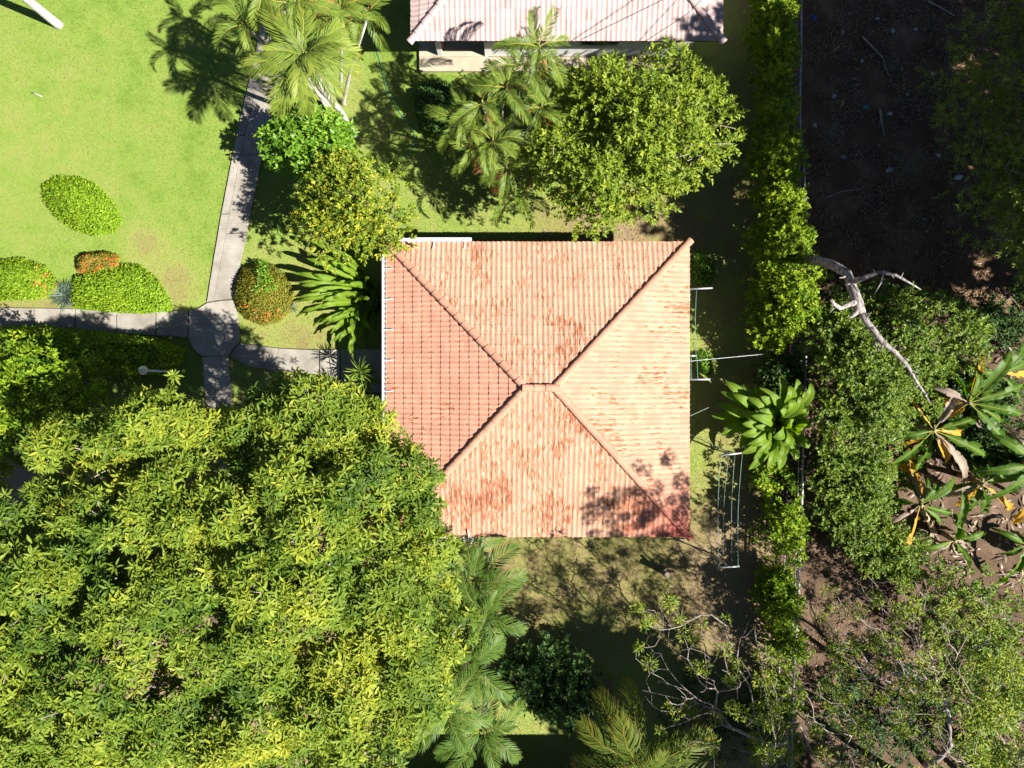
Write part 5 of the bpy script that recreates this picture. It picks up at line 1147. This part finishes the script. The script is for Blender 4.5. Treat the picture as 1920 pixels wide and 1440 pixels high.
# litter on the shaded yard
def crumple(name, label, px, py, s, mat, seed, group=None):
    rng = np.random.default_rng(seed); c = P(px, py); k = 4; v = []; f = []; a = rng.uniform(0, 3)
    for i in range(k + 1):
        for j in range(k + 1):
            q_ = math.hypot(i / k - .5, j / k - .5) or 1; sq = max(abs(i / k - .5), abs(j / k - .5)) / q_; x, y = (i / k - .5) * s * .8 * sq * rng.uniform(.6, 1.25), (j / k - .5) * s * .55 * sq * rng.uniform(.6, 1.25)
            v.append((c.x + x * math.cos(a) - y * math.sin(a), c.y + x * math.sin(a) + y * math.cos(a), .03 + abs(rng.normal(0, s * .14))))
    for i in range(k):
        for j in range(k): q = i * (k + 1) + j; f.append((q, q + 1, q + k + 2, q + k + 1))
    me = pymesh(name, v, f); bm = bmesh.new(); bm.from_mesh(me); bmesh.ops.solidify(bm, geom=bm.faces[:], thickness=.006); bm.to_mesh(me); bm.free()
    add(name, me, mat, None, label, 'litter', group)
M['paper'] = mat_noise('paper', (.24, .24, .25), (.55, .56, .58), 3, .7); M['teal'] = mat_noise('teal_plastic', (.05, .3, .28), (.1, .42, .38), 5, .5); M['navy'] = mat_noise('blue_plastic', (.04, .08, .25), (.07, .12, .34), 5, .5)
G_ = 'litter on the shaded dirt yard'
for k, (x, y, s, m, lab) in enumerate([(1524, 34, .34, 'navy', 'dark blue plastic scrap beside the fence near the top edge'), (1622, 202, .26, 'teal', 'teal plastic scrap on the shaded dirt yard'), (1794, 334, .38, 'paper', 'largest white scrap on the shaded dirt, near the feathery tree'),
                                        (1526, 236, .26, 'paper', 'white scrap lying against the fence on the shaded dirt'), (1732, 411, .12, 'paper', 'tiny white speck alone low in the shaded yard')]): crumple('litter_scrap', lab, x, y, s, M[m], 500 + k, G_)
for k, (x, y, s, lab) in enumerate([(1562, 182, .26, 'pale scrap on shaded dirt left of the teal plastic'), (1700, 178, .18, 'pale scrap on shaded dirt to the upper right of the teal plastic'), (1667, 214, .26, 'pale scrap on shaded dirt just right of the teal plastic'),
    (1580, 296, .24, 'pale scrap below the teal plastic, nearest the fence'), (1665, 320, .34, 'wide pale scrap below the straight stick in the shaded yard'), (1759, 292, .26, 'pale scrap just to the upper left of the largest white scrap'),
    (1579, 62, .16, 'small pale scrap right of the dark blue plastic'), (1672, 60, .28, 'wide pale scrap near the top, right of the crooked branch start'), (1747, 140, .24, 'pale scrap at the rim of the feathery tree'), (1644, 36, .18, 'topmost pale scrap of the shaded yard'),
    (1615, 115, .2, 'pale scrap left of the crooked fallen branch'), (1600, 148, .16, 'small pale scrap between crooked branch and teal plastic'), (1715, 56, .2, 'rightmost pale scrap near the top edge of the yard'), (1690, 130, .16, 'pale scrap right of the lower end of the crooked branch')]):
    crumple('litter_scrap', lab, x, y, s, M['paper'], 520 + k, G_)
for k, (pts, r, lab) in enumerate([([(1618, 70), (1640, 92), (1655, 108), (1660, 125), (1668, 145)], .035, 'crooked fallen branch near the top of the shaded yard'), ([(1650, 205), (1653, 230), (1658, 254)], .04, 'straight fallen stick in the middle of the shaded yard'), ([(1740, 2), (1765, 15), (1790, 30)], .035, 'fallen stick at the top edge of the shaded yard'), ([(1545, 372), (1575, 360), (1612, 354)], .03, 'fallen stick low in the shaded yard near the fence')]):
    tube('fallen_branch', [P(x, y, .05 + .03 * (i % 2)) for i, (x, y) in enumerate(pts)], np.linspace(r, r * .5, len(pts)), M['greybark'], None, 6, label=lab, cat='branch')

# dry leaves: countless
def litter():
    rng = np.random.default_rng(600)
    def patch(poly, n, ll, lw, z=.02):
        q = sample_poly(poly, n * 2, rng); g_ = np.array([noise.noise((a[0] * .018, a[1] * .018, 4.0)) + .6 * noise.noise((a[0] * .06, a[1] * .06, 9.0)) for a in q]) + rng.normal(0, .12, len(q))
        q = q[np.argsort(-g_)[:n]]; p = PN(q[:, 0], q[:, 1], np.full(n, z) + rng.uniform(0, .03, n)); d = rng.normal(0, 1, (n, 3)) * np.array([1, 1, .25])
        return leaves(p, d, np.array([0, 0, 1.0]) + rng.normal(0, .35, (n, 3)), ll * rng.uniform(.5, 1.3, n), lw * rng.uniform(.6, 1.3, n), rng.uniform(0, 1, n))
    g = Geo()
    for pl, n, a, b in [([(1040, 400), (1140, 385), (1310, 380), (1330, 450), (1000, 452)], 900, .07, .035), ([(900, 1010), (1450, 1010), (1450, 1240), (960, 1240)], 1400, .05, .025),
                        ([(1515, 0), (1850, 0), (1880, 560), (1530, 560)], 9000, .11, .035), ([(1300, 450), (1425, 450), (1430, 900), (1300, 900)], 700, .07, .035), ([(1480, 1080), (1920, 1100), (1920, 1440), (1480, 1440)], 3000, .08, .03), ([(450, 20), (900, 20), (900, 440), (640, 440)], 260, .06, .03)]:
        g.put(*patch(pl, n, a, b))
    add('dry_leaves', g.mesh('dry_leaves'), M['litter'], label='scattered dry brown leaves on grass and dirt', cat='leaf litter', kind='stuff')
    g = Geo()
    for pl, n, a, b in [([(1690, 830), (1800, 830), (1920, 900), (1920, 1100), (1740, 1060), (1690, 960)], 260, .40, .09), ([(1760, 640), (1900, 640), (1920, 830), (1760, 830)], 70, .36, .09)]:
        g.put(*patch(pl, n, a, b, .05))
    add('dry_banana_leaves', g.mesh('dry_banana_leaves'), M['banana_b'], label='heaps of dry beige banana leaf strips on the dirt', cat='leaf litter', kind='stuff')
litter()
